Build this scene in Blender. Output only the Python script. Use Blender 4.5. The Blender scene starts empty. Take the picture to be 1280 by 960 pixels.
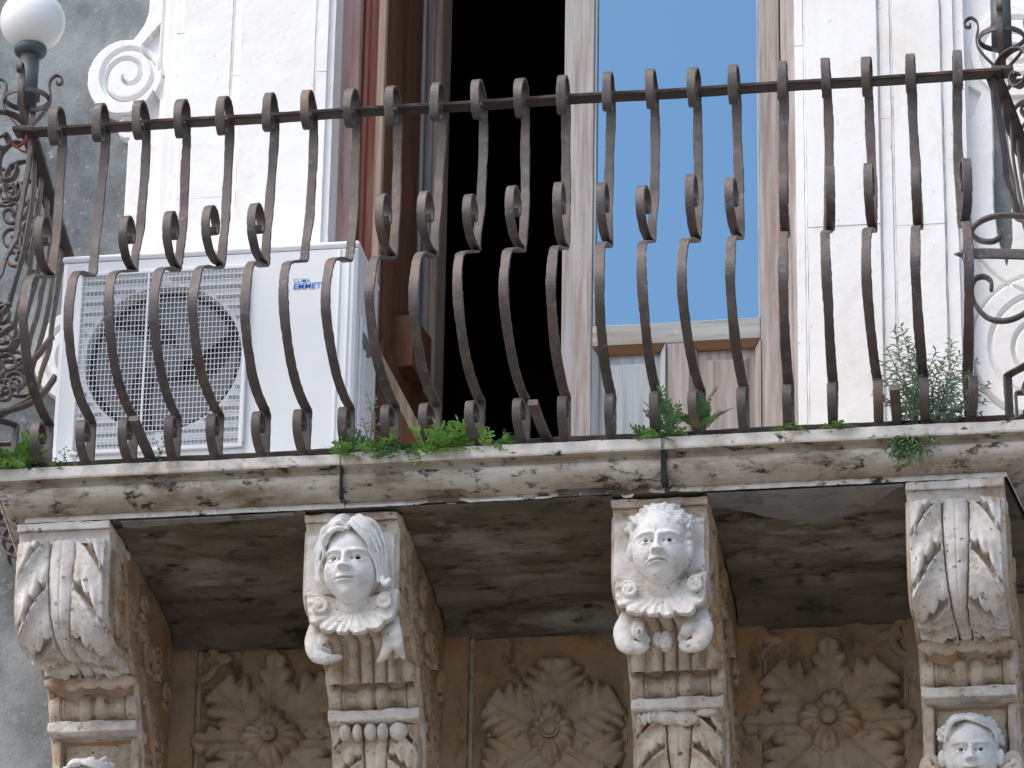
import bpy, bmesh, math, random
import numpy as np
from mathutils import Vector, Matrix, noise
random.seed(7); rng = np.random.default_rng(5)
PI = math.pi
S = bpy.context.scene
COL = S.collection

# ------------------------------------------------------------------ camera
_f = 5500.0                                   # focal length in photograph pixels (1280 wide)
_X = np.array([0.98730222, -0.05065859, -0.15055905])   # world axes in camera space (x right, y down, z forward)
_Y = np.array([0.15804728, 0.40860208, 0.89892458])
_Z = np.array([0.01598049, -0.91130568, 0.4114202])
_R = np.stack([_X, _Y, _Z])
CAM = np.array([1.77091639, -10.59303865, -4.64495846])
cd = bpy.data.cameras.new('camera'); cam = bpy.data.objects.new('camera', cd); COL.objects.link(cam)
cd.sensor_width = 36; cd.lens = _f / 1280 * 36; cd.clip_start = 0.1; cd.clip_end = 3000
right, down, fwd = _R @ [1, 0, 0], _R @ [0, 1, 0], _R @ [0, 0, 1]
cam.matrix_world = Matrix(((right[0], -down[0], -fwd[0], CAM[0]), (right[1], -down[1], -fwd[1], CAM[1]),
                           (right[2], -down[2], -fwd[2], CAM[2]), (0, 0, 0, 1)))
S.camera = cam
S.render.resolution_x, S.render.resolution_y = 1024, 768

def at(u, v, Y=None, X=None, Z=None):
    """the point of the place on the plane Y=, X= or Z= that photograph pixel u,v looks at"""
    r = _R @ np.array([(u - 640) / _f, (v - 480) / _f, 1.0])
    if Y is not None: t = (Y - CAM[1]) / r[1]
    elif X is not None: t = (X - CAM[0]) / r[0]
    else: t = (Z - CAM[2]) / r[2]
    return CAM + r * t
def AX(u, v, Y): return float(at(u, v, Y)[0])
def AZ(u, v, Y): return float(at(u, v, Y)[2])

# ------------------------------------------------------------------ light
SUN_EL, SUN_AZ = 54, 236      # degrees; azimuth from +Y towards +X: high, in front of the facade, a little to the left
w = bpy.data.worlds.new('World'); S.world = w; w.use_nodes = True
wn = w.node_tree.nodes; wl = w.node_tree.links
bg = wn['Background']; sky = wn.new('ShaderNodeTexSky'); sky.sky_type = 'NISHITA'; sky.sun_disc = False
sky.sun_elevation = math.radians(SUN_EL); sky.sun_rotation = math.radians(SUN_AZ)
sky.air_density = 1.0; sky.dust_density = 2.2; sky.ozone_density = 1.0
wl.new(sky.outputs[0], bg.inputs[0]); bg.inputs[1].default_value = 0.125
sl = bpy.data.lights.new('sun', 'SUN'); sun = bpy.data.objects.new('sun', sl); COL.objects.link(sun)
sl.energy = 1.5; sl.angle = math.radians(60); sl.color = (1, .93, .84)
az, el = math.radians(SUN_AZ), math.radians(SUN_EL)
d = Vector((math.sin(az) * math.cos(el), math.cos(az) * math.cos(el), math.sin(el)))
sun.rotation_euler = d.to_track_quat('Z', 'Y').to_euler(); sun.location = (-4, -12, 14)
S.view_settings.view_transform = 'Standard'; S.view_settings.look = 'None'
S.view_settings.exposure = 1.03; S.view_settings.gamma = 1
S.view_settings.use_curve_mapping = False

# ------------------------------------------------------------------ mesh helpers
class MB:
    def __init__(s): s.v = []; s.f = []; s.n = 0
    def add(s, V, F):
        V = np.asarray(V, float); s.v.append(V); n = s.n
        s.f.extend([tuple(int(i) + n for i in q) for q in F]); s.n += len(V); return s
    def box(s, a, b):
        x0, y0, z0 = a; x1, y1, z1 = b
        V = [(x0,y0,z0),(x1,y0,z0),(x1,y1,z0),(x0,y1,z0),(x0,y0,z1),(x1,y0,z1),(x1,y1,z1),(x0,y1,z1)]
        return s.add(V, [(0,3,2,1),(4,5,6,7),(0,1,5,4),(1,2,6,5),(2,3,7,6),(3,0,4,7)])
    def grid(s, P, closeu=False, closev=False, cap=False):
        n, m = P.shape[:2]; F = []
        for i in range(n if closeu else n - 1):
            for j in range(m if closev else m - 1):
                a, b = i, (i + 1) % n; c, e = j, (j + 1) % m
                F.append((a * m + c, b * m + c, b * m + e, a * m + e))
        if cap and closev: F.append(tuple(range(m))); F.append(tuple((n - 1) * m + j for j in range(m))[::-1])
        return s.add(P.reshape(-1, 3), F)
    def tube(s, pts, r, seg=8, flat=1.0, cap=True):
        pts = np.asarray(pts, float); n = len(pts)
        r = np.full(n, r) if np.isscalar(r) else np.asarray(r, float)
        T = np.gradient(pts, axis=0); T /= np.linalg.norm(T, axis=1)[:, None] + 1e-12
        up = np.array([0, 1.0, 0]) if abs(T[0][1]) < .9 else np.array([1.0, 0, 0])
        P = np.zeros((n, seg, 3)); a = np.linspace(0, 2 * PI, seg, endpoint=False)
        u = np.cross(T[0], up); u /= np.linalg.norm(u)
        for i in range(n):
            u = u - T[i] * (u @ T[i]); u /= np.linalg.norm(u) + 1e-12; w_ = np.cross(T[i], u)
            P[i] = pts[i] + r[i] * (np.cos(a)[:, None] * u + flat * np.sin(a)[:, None] * w_)
        return s.grid(P, closev=True, cap=cap)
    def ribbon(s, pts, wdir, width, th, rag=0.0):
        """flat bar swept along pts; width along wdir"""
        pts = np.asarray(pts, float); n = len(pts)
        wv = np.asarray(wdir, float); wv = np.tile(wv / np.linalg.norm(wv), (n, 1)) if wv.ndim == 1 else wv
        T = np.gradient(pts, axis=0); T /= np.linalg.norm(T, axis=1)[:, None] + 1e-12
        N = np.cross(T, wv); N /= np.linalg.norm(N, axis=1)[:, None] + 1e-12
        wd = np.full(n, width) if np.isscalar(width) else np.asarray(width)
        P = np.zeros((n, 8, 3)); c = .22
        offs = [(-1, -1 + 2*c), (-1 + c*.6, -1), (1 - c*.6, -1), (1, -1 + 2*c), (1, 1 - 2*c), (1 - c*.6, 1), (-1 + c*.6, 1), (-1, 1 - 2*c)]
        for k, (a, b) in enumerate(offs):
            e = rag * rng.standard_normal(n)
            P[:, k] = pts + wv * ((a * wd / 2) + np.sign(a) * e)[:, None] + N * (b * th / 2)
        return s.grid(P, closev=True, cap=True)
    def ell(s, c, r, nu=16, nv=12, rot=None):
        th = np.linspace(0, PI, nv); ph = np.linspace(0, 2 * PI, nu, endpoint=False)
        P = np.stack([np.outer(np.sin(th), np.cos(ph)) * r[0], np.outer(np.sin(th), np.sin(ph)) * r[1], np.outer(np.cos(th), np.ones(nu)) * r[2]], -1)
        if rot is not None: P = P @ np.array(rot).T
        return s.grid(P + np.array(c), closev=True)
    def prism(s, poly, axis, a, b):
        """polygon extruded; axis 'x': poly is (y,z); 'y': poly is (x,z)"""
        n = len(poly)
        mk = (lambda p, t: (t, p[0], p[1])) if axis == 'x' else ((lambda p, t: (p[0], t, p[1])) if axis == 'y' else (lambda p, t: (p[0], p[1], t)))
        V = [mk(p, a) for p in poly] + [mk(p, b) for p in poly]
        F = [(i, (i + 1) % n, n + (i + 1) % n, n + i) for i in range(n)] + [tuple(range(n))[::-1], tuple(range(n, 2 * n))]
        return s.add(V, F)
    def V(s): return np.concatenate(s.v) if s.v else np.zeros((0, 3))
    def mesh(s, name, smooth=False, off=None, recalc=True):
        V = s.V()
        if off is not None: V = V - np.asarray(off, float)
        me = bpy.data.meshes.new(name); me.from_pydata(V.tolist(), [], s.f); me.update()
        if recalc:
            bm = bmesh.new(); bm.from_mesh(me); bmesh.ops.remove_doubles(bm, verts=bm.verts, dist=1e-6)
            bmesh.ops.recalc_face_normals(bm, faces=bm.faces); bm.to_mesh(me); bm.free()
        if smooth: me.polygons.foreach_set('use_smooth', [True] * len(me.polygons))
        return me

def sm(a, b, x):
    t = np.clip((x - a) / (b - a), 0, 1); return t * t * (3 - 2 * t)
def catmull(P, k=6):
    P = np.asarray(P, float); Q = np.vstack([2 * P[0] - P[1], P, 2 * P[-1] - P[-2]]); out = []
    for i in range(1, len(Q) - 2):
        for t in np.linspace(0, 1, k, endpoint=False):
            a, b, c, e = Q[i - 1], Q[i], Q[i + 1], Q[i + 2]
            out.append(.5 * ((2 * b) + (c - a) * t + (2 * a - 5 * b + 4 * c - e) * t * t + (3 * b - a - 3 * c + e) * t ** 3))
    out.append(P[-1]); return np.array(out)
def spiral(cx, cz, r0, r1, a0, turns, n=30):
    t = np.linspace(0, 1, n); a = a0 + turns * 2 * PI * t; r = r0 + (r1 - r0) * t
    return np.stack([cx + r * np.cos(a), cz + r * np.sin(a)], 1)

def link(o, parent=None):
    COL.objects.link(o)
    if parent is not None: o.parent = parent
    return o
def tag(o, label=None, cat=None, group=None, kind=None):
    if label: o['label'] = label
    if cat: o['category'] = cat
    if group: o['group'] = group
    if kind: o['kind'] = kind
    return o
def empty(name, loc=(0, 0, 0), rz=0, label=None, cat=None, group=None):
    o = bpy.data.objects.new(name, None); o.location = loc; o.rotation_euler = (0, 0, rz); o.empty_display_size = .05
    COL.objects.link(o); return tag(o, label, cat, group)
def wpos(p):
    v = np.zeros(3)
    while p is not None: v += np.array(p.location); p = p.parent
    return v
def obj(name, mb, mat, parent=None, smooth=False, world=True, loc=None, bevel=0):
    """world=True: mb holds world coordinates and the parents are unrotated"""
    off = wpos(parent) if (world and parent is not None) else None
    me = mb if isinstance(mb, bpy.types.Mesh) else mb.mesh(name, smooth, off)
    if mat is not None and not me.materials: me.materials.append(mat)
    o = bpy.data.objects.new(name, me)
    if loc is not None: o.location = loc
    link(o, parent)
    if bevel:
        m = o.modifiers.new('bevel', 'BEVEL'); m.width = bevel; m.segments = 2; m.limit_method = 'ANGLE'; m.harden_normals = False
    return o
def copy_tree(o, parent=None):
    c = o.copy(); COL.objects.link(c); c.parent = parent
    for ch in o.children: copy_tree(ch, c)
    return c
def fuse(mb, voxel, off=None, rough=0.0, rscale=60, smooth_it=2, seed=0):
    """fuse overlapping closed solids to one carved, weathered skin"""
    me = mb.mesh('tmp', False, None, recalc=True); o = bpy.data.objects.new('tmp', me); COL.objects.link(o)
    m = o.modifiers.new('r', 'REMESH'); m.mode = 'VOXEL'; m.voxel_size = voxel; m.adaptivity = 0
    if smooth_it:
        s_ = o.modifiers.new('s', 'SMOOTH'); s_.iterations = smooth_it; s_.factor = .5
    dg = bpy.context.evaluated_depsgraph_get(); ev = o.evaluated_get(dg)
    r = bpy.data.meshes.new_from_object(ev); bpy.data.objects.remove(o); bpy.data.meshes.remove(me)
    n = len(r.vertices); co = np.empty(n * 3); r.vertices.foreach_get('co', co); co = co.reshape(-1, 3)
    if rough:
        nr = np.empty(n * 3); r.vertices.foreach_get('normal', nr); nr = nr.reshape(-1, 3)
        co += nr * (rough * vnoise(co * rscale + seed))[:, None]
    if off is not None: co -= np.asarray(off)
    r.vertices.foreach_set('co', co.ravel()); r.update()
    r.polygons.foreach_set('use_smooth', [True] * len(r.polygons)); return r
_perm = rng.random((32, 32, 32))
def vnoise(P):
    """cheap value noise, two octaves, -1..1"""
    out = np.zeros(len(P)); amp = 1.0
    for k in range(3):
        Q = P * (2.1 ** k); i = np.floor(Q).astype(int); fr = Q - i; fr = fr * fr * (3 - 2 * fr); acc = 0
        for dx in (0, 1):
            for dy in (0, 1):
                for dz in (0, 1):
                    wgt = (fr[:, 0] if dx else 1 - fr[:, 0]) * (fr[:, 1] if dy else 1 - fr[:, 1]) * (fr[:, 2] if dz else 1 - fr[:, 2])
                    acc = acc + wgt * _perm[(i[:, 0] + dx) % 32, (i[:, 1] + dy) % 32, (i[:, 2] + dz) % 32]
        out += amp * (acc * 2 - 1); amp *= .5
    return out / 1.75
def rough_box(a, b, cell, amp, seed=0, scale=25):
    """a block with slightly worn, uneven faces"""
    bm = bmesh.new(); bmesh.ops.create_cube(bm, size=1)
    me = bpy.data.meshes.new('block')
    dims = [max(1, int((b[k] - a[k]) / cell)) for k in range(3)]
    bm.free(); mb = MB()
    for ax in range(3):
        o1, o2 = [k for k in range(3) if k != ax]
        g1 = np.linspace(a[o1], b[o1], min(dims[o1], 220) + 1); g2 = np.linspace(a[o2], b[o2], min(dims[o2], 220) + 1)
        for sv in (a[ax], b[ax]):
            P = np.zeros((len(g1), len(g2), 3)); P[..., o1] = g1[:, None]; P[..., o2] = g2[None, :]; P[..., ax] = sv
            mb.grid(P)
    V = mb.V(); c = (np.array(a) + np.array(b)) / 2; n = vnoise(V * scale + seed)[:, None]; n2 = vnoise(V * scale * .9 + seed + 50)
    D = V - c; D = np.sign(D) * (np.abs(np.abs(D) - (np.array(b) - np.array(a)) / 2) < 1e-6)
    mb.v = [V + D * (n - .25) * amp]; return mb

# ------------------------------------------------------------------ materials
def mat(name, cols, scale=6, rough=.85, bump=.3, bscale=60, metallic=0, stain=None, stain2=None, stretch=(1, 1, 1), detail=8, spec=.3, bdist=.004, lo=.3, hi=.7):
    """cols: list of base colours blended by noise. stain=(colour, scale, lo, hi, stretch)"""
    m = bpy.data.materials.new(name); m.use_nodes = True; nt = m.node_tree; N = nt.nodes; L = nt.links
    b = N['Principled BSDF']; tc = N.new('ShaderNodeTexCoord')
    geo = N.new('ShaderNodeNewGeometry')
    mp = N.new('ShaderNodeMapping'); mp.inputs['Scale'].default_value = stretch
    L.new(geo.outputs['Position'], mp.inputs[0])
    nz = N.new('ShaderNodeTexNoise'); nz.inputs['Scale'].default_value = scale; nz.inputs['Detail'].default_value = detail; nz.inputs['Roughness'].default_value = .62
    L.new(mp.outputs[0], nz.inputs[0])
    r = N.new('ShaderNodeValToRGB'); L.new(nz.outputs[0], r.inputs[0])
    els = r.color_ramp.elements; k = len(cols)
    els[0].position = lo; els[1].position = hi
    els[0].color = (*cols[0], 1); els[1].color = (*cols[-1], 1)
    for i in range(1, k - 1):
        e = els.new(lo + (hi - lo) * i / (k - 1)); e.color = (*cols[i], 1)
    out = r.outputs[0]
    for st in (stain, stain2):
        if st:
            c, sc, a0, a1, stv = st
            mp2 = N.new('ShaderNodeMapping'); mp2.inputs['Scale'].default_value = stv; mp2.inputs['Location'].default_value = (sc * .37, 1.3, sc * .11)
            L.new(geo.outputs['Position'], mp2.inputs[0])
            n2 = N.new('ShaderNodeTexNoise'); n2.inputs['Scale'].default_value = sc; n2.inputs['Detail'].default_value = 9; n2.inputs['Roughness'].default_value = .68
            L.new(mp2.outputs[0], n2.inputs[0])
            mr = N.new('ShaderNodeMapRange'); mr.inputs[1].default_value = a0; mr.inputs[2].default_value = a1; L.new(n2.outputs[0], mr.inputs[0])
            mx = N.new('ShaderNodeMix'); mx.data_type = 'RGBA'; L.new(mr.outputs[0], mx.inputs[0]); L.new(out, mx.inputs[6]); mx.inputs[7].default_value = (*c, 1)
            out = mx.outputs[2]
    L.new(out, b.inputs['Base Color'])
    b.inputs['Roughness'].default_value = rough; b.inputs['Metallic'].default_value = metallic; b.inputs['Specular IOR Level'].default_value = spec
    if bump:
        n3 = N.new('ShaderNodeTexNoise'); n3.inputs['Scale'].default_value = bscale; n3.inputs['Detail'].default_value = 10; n3.inputs['Roughness'].default_value = .7
        L.new(mp.outputs[0], n3.inputs[0])
        bp = N.new('ShaderNodeBump'); bp.inputs['Strength'].default_value = bump; bp.inputs['Distance'].default_value = bdist
        L.new(n3.outputs[0], bp.inputs['Height']); L.new(bp.outputs[0], b.inputs['Normal'])
    return m
M = {}
M['white_stone'] = mat('white_limestone', [(.79,.765,.73),(.845,.83,.81),(.88,.875,.86)], 3, stain=((.74,.67,.59), 5, .57, .74, (1,1,.5)), stain2=((.34,.29,.24), 48, .64, .72, (1,1,1)), bump=.35, bscale=45)
M['carved_white'] = mat('weathered_carved_limestone', [(.46,.42,.37),(.66,.62,.57),(.76,.73,.69)], 14, stain=((.42,.34,.26), 9, .53, .68, (1,1,.8)), stain2=((.10,.085,.07), 48, .58, .68, (1,1,1)), bump=.8, bscale=80)
M['mask_stone'] = mat('pale_mask_stone', [(.60,.585,.565),(.72,.71,.69),(.78,.775,.76)], 18, stain=((.46,.41,.35), 16, .54, .70, (1,1,1)), stain2=((.15,.14,.13), 62, .61, .70, (1,1,2)), bump=.7, bscale=100)
M['cornice'] = mat('stained_cornice_stone', [(.22,.175,.13),(.42,.37,.305),(.56,.52,.455)], 9, stretch=(.6,1,1.6), stain=((.16,.10,.065), 6, .53, .66, (.7,1,1.8)), stain2=((.04,.042,.028), 24, .535, .63, (.7,1,1.2)), bump=1.0, bscale=48, bdist=.006)
M['fascia'] = mat('pale_ledge_stone', [(.48,.43,.36),(.70,.66,.60),(.76,.73,.68)], 12, stain=((.38,.31,.21), 8, .54, .68, (1,1,1)), stain2=((.035,.035,.025), 17, .585, .64, (.7,1,1)), bump=.8, bscale=60)
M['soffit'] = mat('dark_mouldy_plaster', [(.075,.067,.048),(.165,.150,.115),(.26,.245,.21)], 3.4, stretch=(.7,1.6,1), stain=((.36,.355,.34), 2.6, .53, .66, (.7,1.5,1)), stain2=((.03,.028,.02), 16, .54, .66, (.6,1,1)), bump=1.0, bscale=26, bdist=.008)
M['soffit_grey'] = mat('grey_repair_mortar', [(.19,.19,.185),(.29,.29,.285)], 8, stain=((.10,.09,.07), 10, .53, .66, (1,1,1)), bump=.5)
M['panel'] = mat('brown_stained_sandstone', [(.25,.165,.10),(.39,.285,.19),(.47,.37,.27)], 5, stain=((.50,.30,.14), 3.2, .51, .67, (1,1,.8)), stain2=((.12,.09,.07), 11, .54, .68, (1,1,.6)), bump=.9, bscale=55)
M['relief'] = mat('carved_relief_stone', [(.29,.205,.13),(.43,.33,.235),(.51,.41,.31)], 8, stain=((.50,.33,.18), 4, .53, .70, (1,1,1)), stain2=((.14,.11,.085), 30, .57, .70, (1,1,1)), bump=.9, bscale=70)
M['side_relief'] = mat('ochre_stained_carving', [(.31,.21,.12),(.43,.33,.23),(.53,.44,.34)], 10, stain=((.45,.25,.10), 6, .50, .64, (1,1,1)), stain2=((.10,.07,.045), 26, .56, .68, (1,1,1)), bump=.9, bscale=70)
M['roll'] = mat('aged_scroll_stone', [(.36,.28,.20),(.55,.47,.38),(.66,.59,.50)], 14, stain=((.38,.25,.14), 12, .52, .66, (1,1,1)), stain2=((.09,.075,.06), 46, .58, .68, (1,1,1)), bump=.8, bscale=70)
M['stucco'] = mat('grey_stucco', [(.14,.16,.165),(.25,.275,.28),(.37,.39,.39)], 4.0, stain=((.11,.125,.13), 2.4, .49, .64, (1,1,.7)), stain2=((.38,.385,.37), 40, .57, .72, (1,1,1)), bump=1.2, bscale=80)
M['iron'] = mat('old_wrought_iron', [(.050,.043,.040),(.088,.072,.065),(.125,.098,.083)], 16, rough=.52, metallic=.2, stain=((.19,.12,.075), 7, .56, .72, (1,1,.4)), stain2=((.15,.155,.165), 30, .57, .68, (1,1,1)), bump=.7, bscale=130, bdist=.002, spec=.5)
M['iron_rail'] = mat('dark_rail_iron', [(.03,.028,.026),(.06,.045,.036)], 14, rough=.6, metallic=.2, stain=((.14,.06,.035), 6, .54, .68, (1,1,1)), bump=.5, bscale=120, bdist=.0015)
M['post_paint'] = mat('dark_painted_metal', [(.055,.068,.072),(.095,.11,.115)], 10, rough=.5, stain=((.07,.05,.04), 14, .54, .66, (1,1,.4)), bump=.2, bscale=90, bdist=.001, spec=.5)
def wood(name, cols, stain, stain2=None): return mat(name, cols, 22, rough=.8, stretch=(3.2, 3.2, .12), stain=stain, stain2=stain2, bump=.5, bscale=60, bdist=.0025, lo=.28, hi=.72)
M['wood_grey'] = wood('weathered_grey_wood', [(.19,.165,.15),(.37,.335,.31),(.50,.475,.465)], ((.31,.33,.33), 5, .5, .65, (1,1,.2)), ((.28,.20,.155), 7, .55, .72, (3,3,.25)))
M['wood_blue'] = wood('faded_blue_grey_wood', [(.22,.25,.27),(.36,.40,.42),(.44,.46,.46)], ((.36,.29,.24), 6, .54, .68, (2,2,.3)), ((.70,.69,.66), 24, .66, .72, (1,1,.5)))
M['wood_horizontal'] = mat('faded_blue_grey_rail_wood', [(.20,.225,.235),(.32,.34,.34),(.42,.42,.40)], 20, rough=.8, stretch=(.15,3,3), stain=((.62,.58,.52), 12, .62, .70, (1,1,1)), stain2=((.33,.27,.21), 5, .54, .66, (.3,2,2)), bump=.4, bscale=60, bdist=.002)
M['wood_rosy'] = wood('rosy_brown_grey_wood', [(.18,.145,.125),(.33,.285,.26),(.45,.405,.385)], ((.35,.35,.345), 5, .49, .64, (1,1,.25)), ((.25,.17,.135), 9, .55, .72, (3,3,.25)))
M['wood_brown'] = mat('bare_brown_moulding_wood', [(.16,.075,.04),(.26,.14,.08)], 20, rough=.7, stretch=(.2,3,3), bump=.3, bscale=70, bdist=.001)
M['wood_pink'] = wood('pinkish_weathered_wood', [(.30,.17,.14),(.46,.30,.26),(.50,.37,.33)], ((.22,.14,.12), 7, .55, .7, (3,3,.2)))
M['wood_red'] = wood('red_brown_painted_wood', [(.20,.065,.04),(.30,.11,.07)], ((.38,.24,.19), 6, .55, .7, (3,3,.15)))
M['wood_tan'] = wood('pale_tan_weathered_wood', [(.28,.17,.10),(.42,.30,.21),(.50,.41,.33)], ((.22,.10,.06), 7, .56, .7, (3,3,.15)), ((.66,.62,.55), 30, .68, .73, (1,1,.4)))
M['wood_dark'] = wood('varnished_dark_brown_wood', [(.12,.048,.024),(.22,.095,.05)], ((.06,.026,.016), 5, .5, .7, (2,2,.3)))
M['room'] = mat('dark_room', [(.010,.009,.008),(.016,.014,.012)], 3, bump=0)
def plain(name, c, rough=.4, metallic=0, spec=.5, bump=0):
    return mat(name, [tuple(x * .96 for x in c), c], 5, rough=rough, metallic=metallic, bump=bump, bscale=200, bdist=.001, spec=spec)
M['ac_white'] = mat('cream_white_enamel', [(.79,.81,.83),(.83,.845,.86)], 4, rough=.35, bump=.05, bscale=30, spec=.5, stain=((.60,.60,.58), 6, .62, .8, (1,1,.3)))
M['ac_grille'] = plain('white_coated_wire', (.78,.80,.82), .4)
M['ac_dark'] = plain('dark_fan_cavity', (.035,.037,.042), .8)
M['ac_grey'] = plain('grey_fan_plastic', (.16,.17,.19), .5)
M['ac_fin'] = mat('light_grey_fins', [(.30,.32,.34),(.42,.44,.46)], 90, stretch=(3,3,.05), rough=.6, bump=0)
M['logo'] = plain('blue_print', (.015,.17,.66), .5); M['print_grey'] = plain('pale_blue_print', (.13,.27,.52), .5); M['sticker'] = plain('silver_label', (.66,.68,.72), .5)
m = plain('lamp_globe_opal', (.84,.84,.82), .25); M['globe'] = m
m.node_tree.nodes['Principled BSDF'].inputs['Subsurface Weight'].default_value = .25
m.node_tree.nodes['Principled BSDF'].inputs['Subsurface Radius'].default_value = (.05, .05, .05)
m = bpy.data.materials.new('sky_reflecting_glass'); m.use_nodes = True; b = m.node_tree.nodes['Principled BSDF']
b.inputs['Base Color'].default_value = (.225, .365, .46, 1); b.inputs['Metallic'].default_value = 1; b.inputs['Roughness'].default_value = .03; M['glass'] = m
def leafmat(name, c0, c1, c2):
    m = mat(name, [c0, c1, c2], 30, rough=.55, bump=.1, spec=.4); b = m.node_tree.nodes['Principled BSDF']
    b.inputs['Subsurface Weight'].default_value = .12; b.inputs['Subsurface Radius'].default_value = (.01, .02, .005); return m
M['leaf_bright'] = leafmat('fresh_green_leaf', (.10,.22,.04), (.19,.37,.08), (.27,.45,.13))
M['leaf_dark'] = leafmat('mid_green_leaf', (.06,.14,.055), (.11,.23,.09), (.17,.31,.13))
M['leaf_grey'] = leafmat('grey_green_leaf', (.24,.36,.25), (.35,.48,.36), (.48,.60,.47))
M['stem'] = plain('green_stem', (.12,.15,.07), .6)
M['twig'] = plain('brown_twig', (.13,.08,.05), .8); M['rust_thing'] = plain('rusty_red_shred', (.28,.06,.03), .8)
M['joint_hole_dark'] = plain('joint_dirt_and_hole_shade', (.02,.017,.014), .95, bump=.5)  # dirt in the open joints; also painted shade inside the drilled eyes
M['moss'] = mat('dark_moss', [(.02,.025,.012),(.07,.085,.03)], 60, bump=1, bscale=90)
M['street'] = mat('street_paving', [(.21,.195,.175),(.30,.28,.255)], .8, bump=.5, bscale=12, bdist=.02)

# ------------------------------------------------------------------ the setting: street and facade
WALL, SUR, DOOR = .92, .84, .975
g = MB(); g.add([(-900, -900, -6.3), (900, -900, -6.3), (900, 900, -6.3), (-900, 900, -6.3)], [(0, 1, 2, 3)])
tag(obj('street', g, M['street']), kind='structure')
XL, XR = AX(421, 100, .9) , AX(992, 100, .9)          # the door opening between the stone jambs
wall = empty('stucco_wall', (0, WALL, -6.3), label='grey stuccoed house wall behind the balcony and its white door surround', cat='wall')
mb = MB(); mb.box((-9, WALL, -6.3), (XL - .1, WALL + .4, 6)); obj('wall_face', mb, M['stucco'], wall)
mb = MB(); mb.box((XR + .1, WALL, -6.3), (9, WALL + .4, 6)); obj('wall_face', mb, M['stucco'], wall)
mb = MB(); mb.box((XL - .1, WALL, 2.9), (XR + .1, WALL + .4, 6)); obj('wall_head', mb, M['stucco'], wall)
mb = MB(); mb.box((-1.42, WALL - .006, -6.3), (1.42, WALL + .4, -.102)); obj('wall_base', mb, M['panel'], wall)
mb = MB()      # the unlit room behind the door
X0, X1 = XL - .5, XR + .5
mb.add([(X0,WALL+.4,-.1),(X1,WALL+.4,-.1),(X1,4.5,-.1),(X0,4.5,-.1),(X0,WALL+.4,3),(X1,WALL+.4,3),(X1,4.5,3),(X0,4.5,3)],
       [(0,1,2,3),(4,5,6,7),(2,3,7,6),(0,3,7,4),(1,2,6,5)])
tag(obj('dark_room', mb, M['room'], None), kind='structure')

# ------------------------------------------------------------------ white stone door surround
sur = empty('door_surround', (0, SUR, 0), label='white limestone door surround with moulded pilaster strips and scrolled ears', cat='door surround')
def vstrip(u0, u1, y, zcuts, uv=100, mat_=M['white_stone'], seed=0):
    xa, xb = AX(u0, uv, y), AX(u1, uv, y); zz = [-.1] + zcuts + [2.9]
    for i in range(len(zz) - 1):
        jog = random.uniform(-.0012, .0012)
        me = rough_box((xa + .0002, y + jog, zz[i] + .0006), (xb - .0002, WALL + .05 if y < .9 else y + .1, zz[i + 1] - .0006), .02, .0013, seed + i * 7)
        o = obj('stone_block', me, mat_, sur, smooth=False, bevel=0)
for (ua, ub) in ((207, 410), (999, 1206)):
    mb = MB(); mb.box((AX(ua, 100, .852), .853, -.1), (AX(ub, 100, .852), WALL + .04, 2.9)); obj('stone_backing', mb, M['white_stone'], sur)
def zat(v, u, y=SUR): return AZ(u, v, y)
vstrip(206, 217, .865, [zat(300, 210)], seed=1)
vstrip(217, 228, .850, [zat(40, 222)], seed=2)
vstrip(228, 287, .842, [zat(38, 255), zat(247, 250)], seed=3)
vstrip(287, 290, .846, [], seed=4)
vstrip(290, 301, .837, [zat(95, 295)], seed=5)
vstrip(301, 392, .827, [zat(92, 350), zat(330, 350)], seed=6)
vstrip(392, 395, .830, [], seed=8)
vstrip(395, 408, .826, [zat(92, 400)], seed=7)
vstrip(408, 417, .838, [], seed=9)
vstrip(993, 1004, .826, [zat(60, 1000)], seed=11)
vstrip(1004, 1007, .829, [], seed=12)
vstrip(1007, 1097, .822, [zat(-20, 1050), zat(285, 1050)], seed=13)
vstrip(1097, 1099.5, .835, [], seed=14)
vstrip(1099.5, 1113, .832, [zat(150, 1100)], seed=15)
vstrip(1113, 1116, .835, [], seed=16)
vstrip(1116, 1176, .830, [zat(4, 1150), zat(282, 1150)], seed=17)
vstrip(1176, 1178, .838, [], seed=18)
vstrip(1178, 1193, .838, [zat(200, 1180)], seed=19)
vstrip(1193, 1206, .850, [zat(110, 1190)], seed=20)

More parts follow.
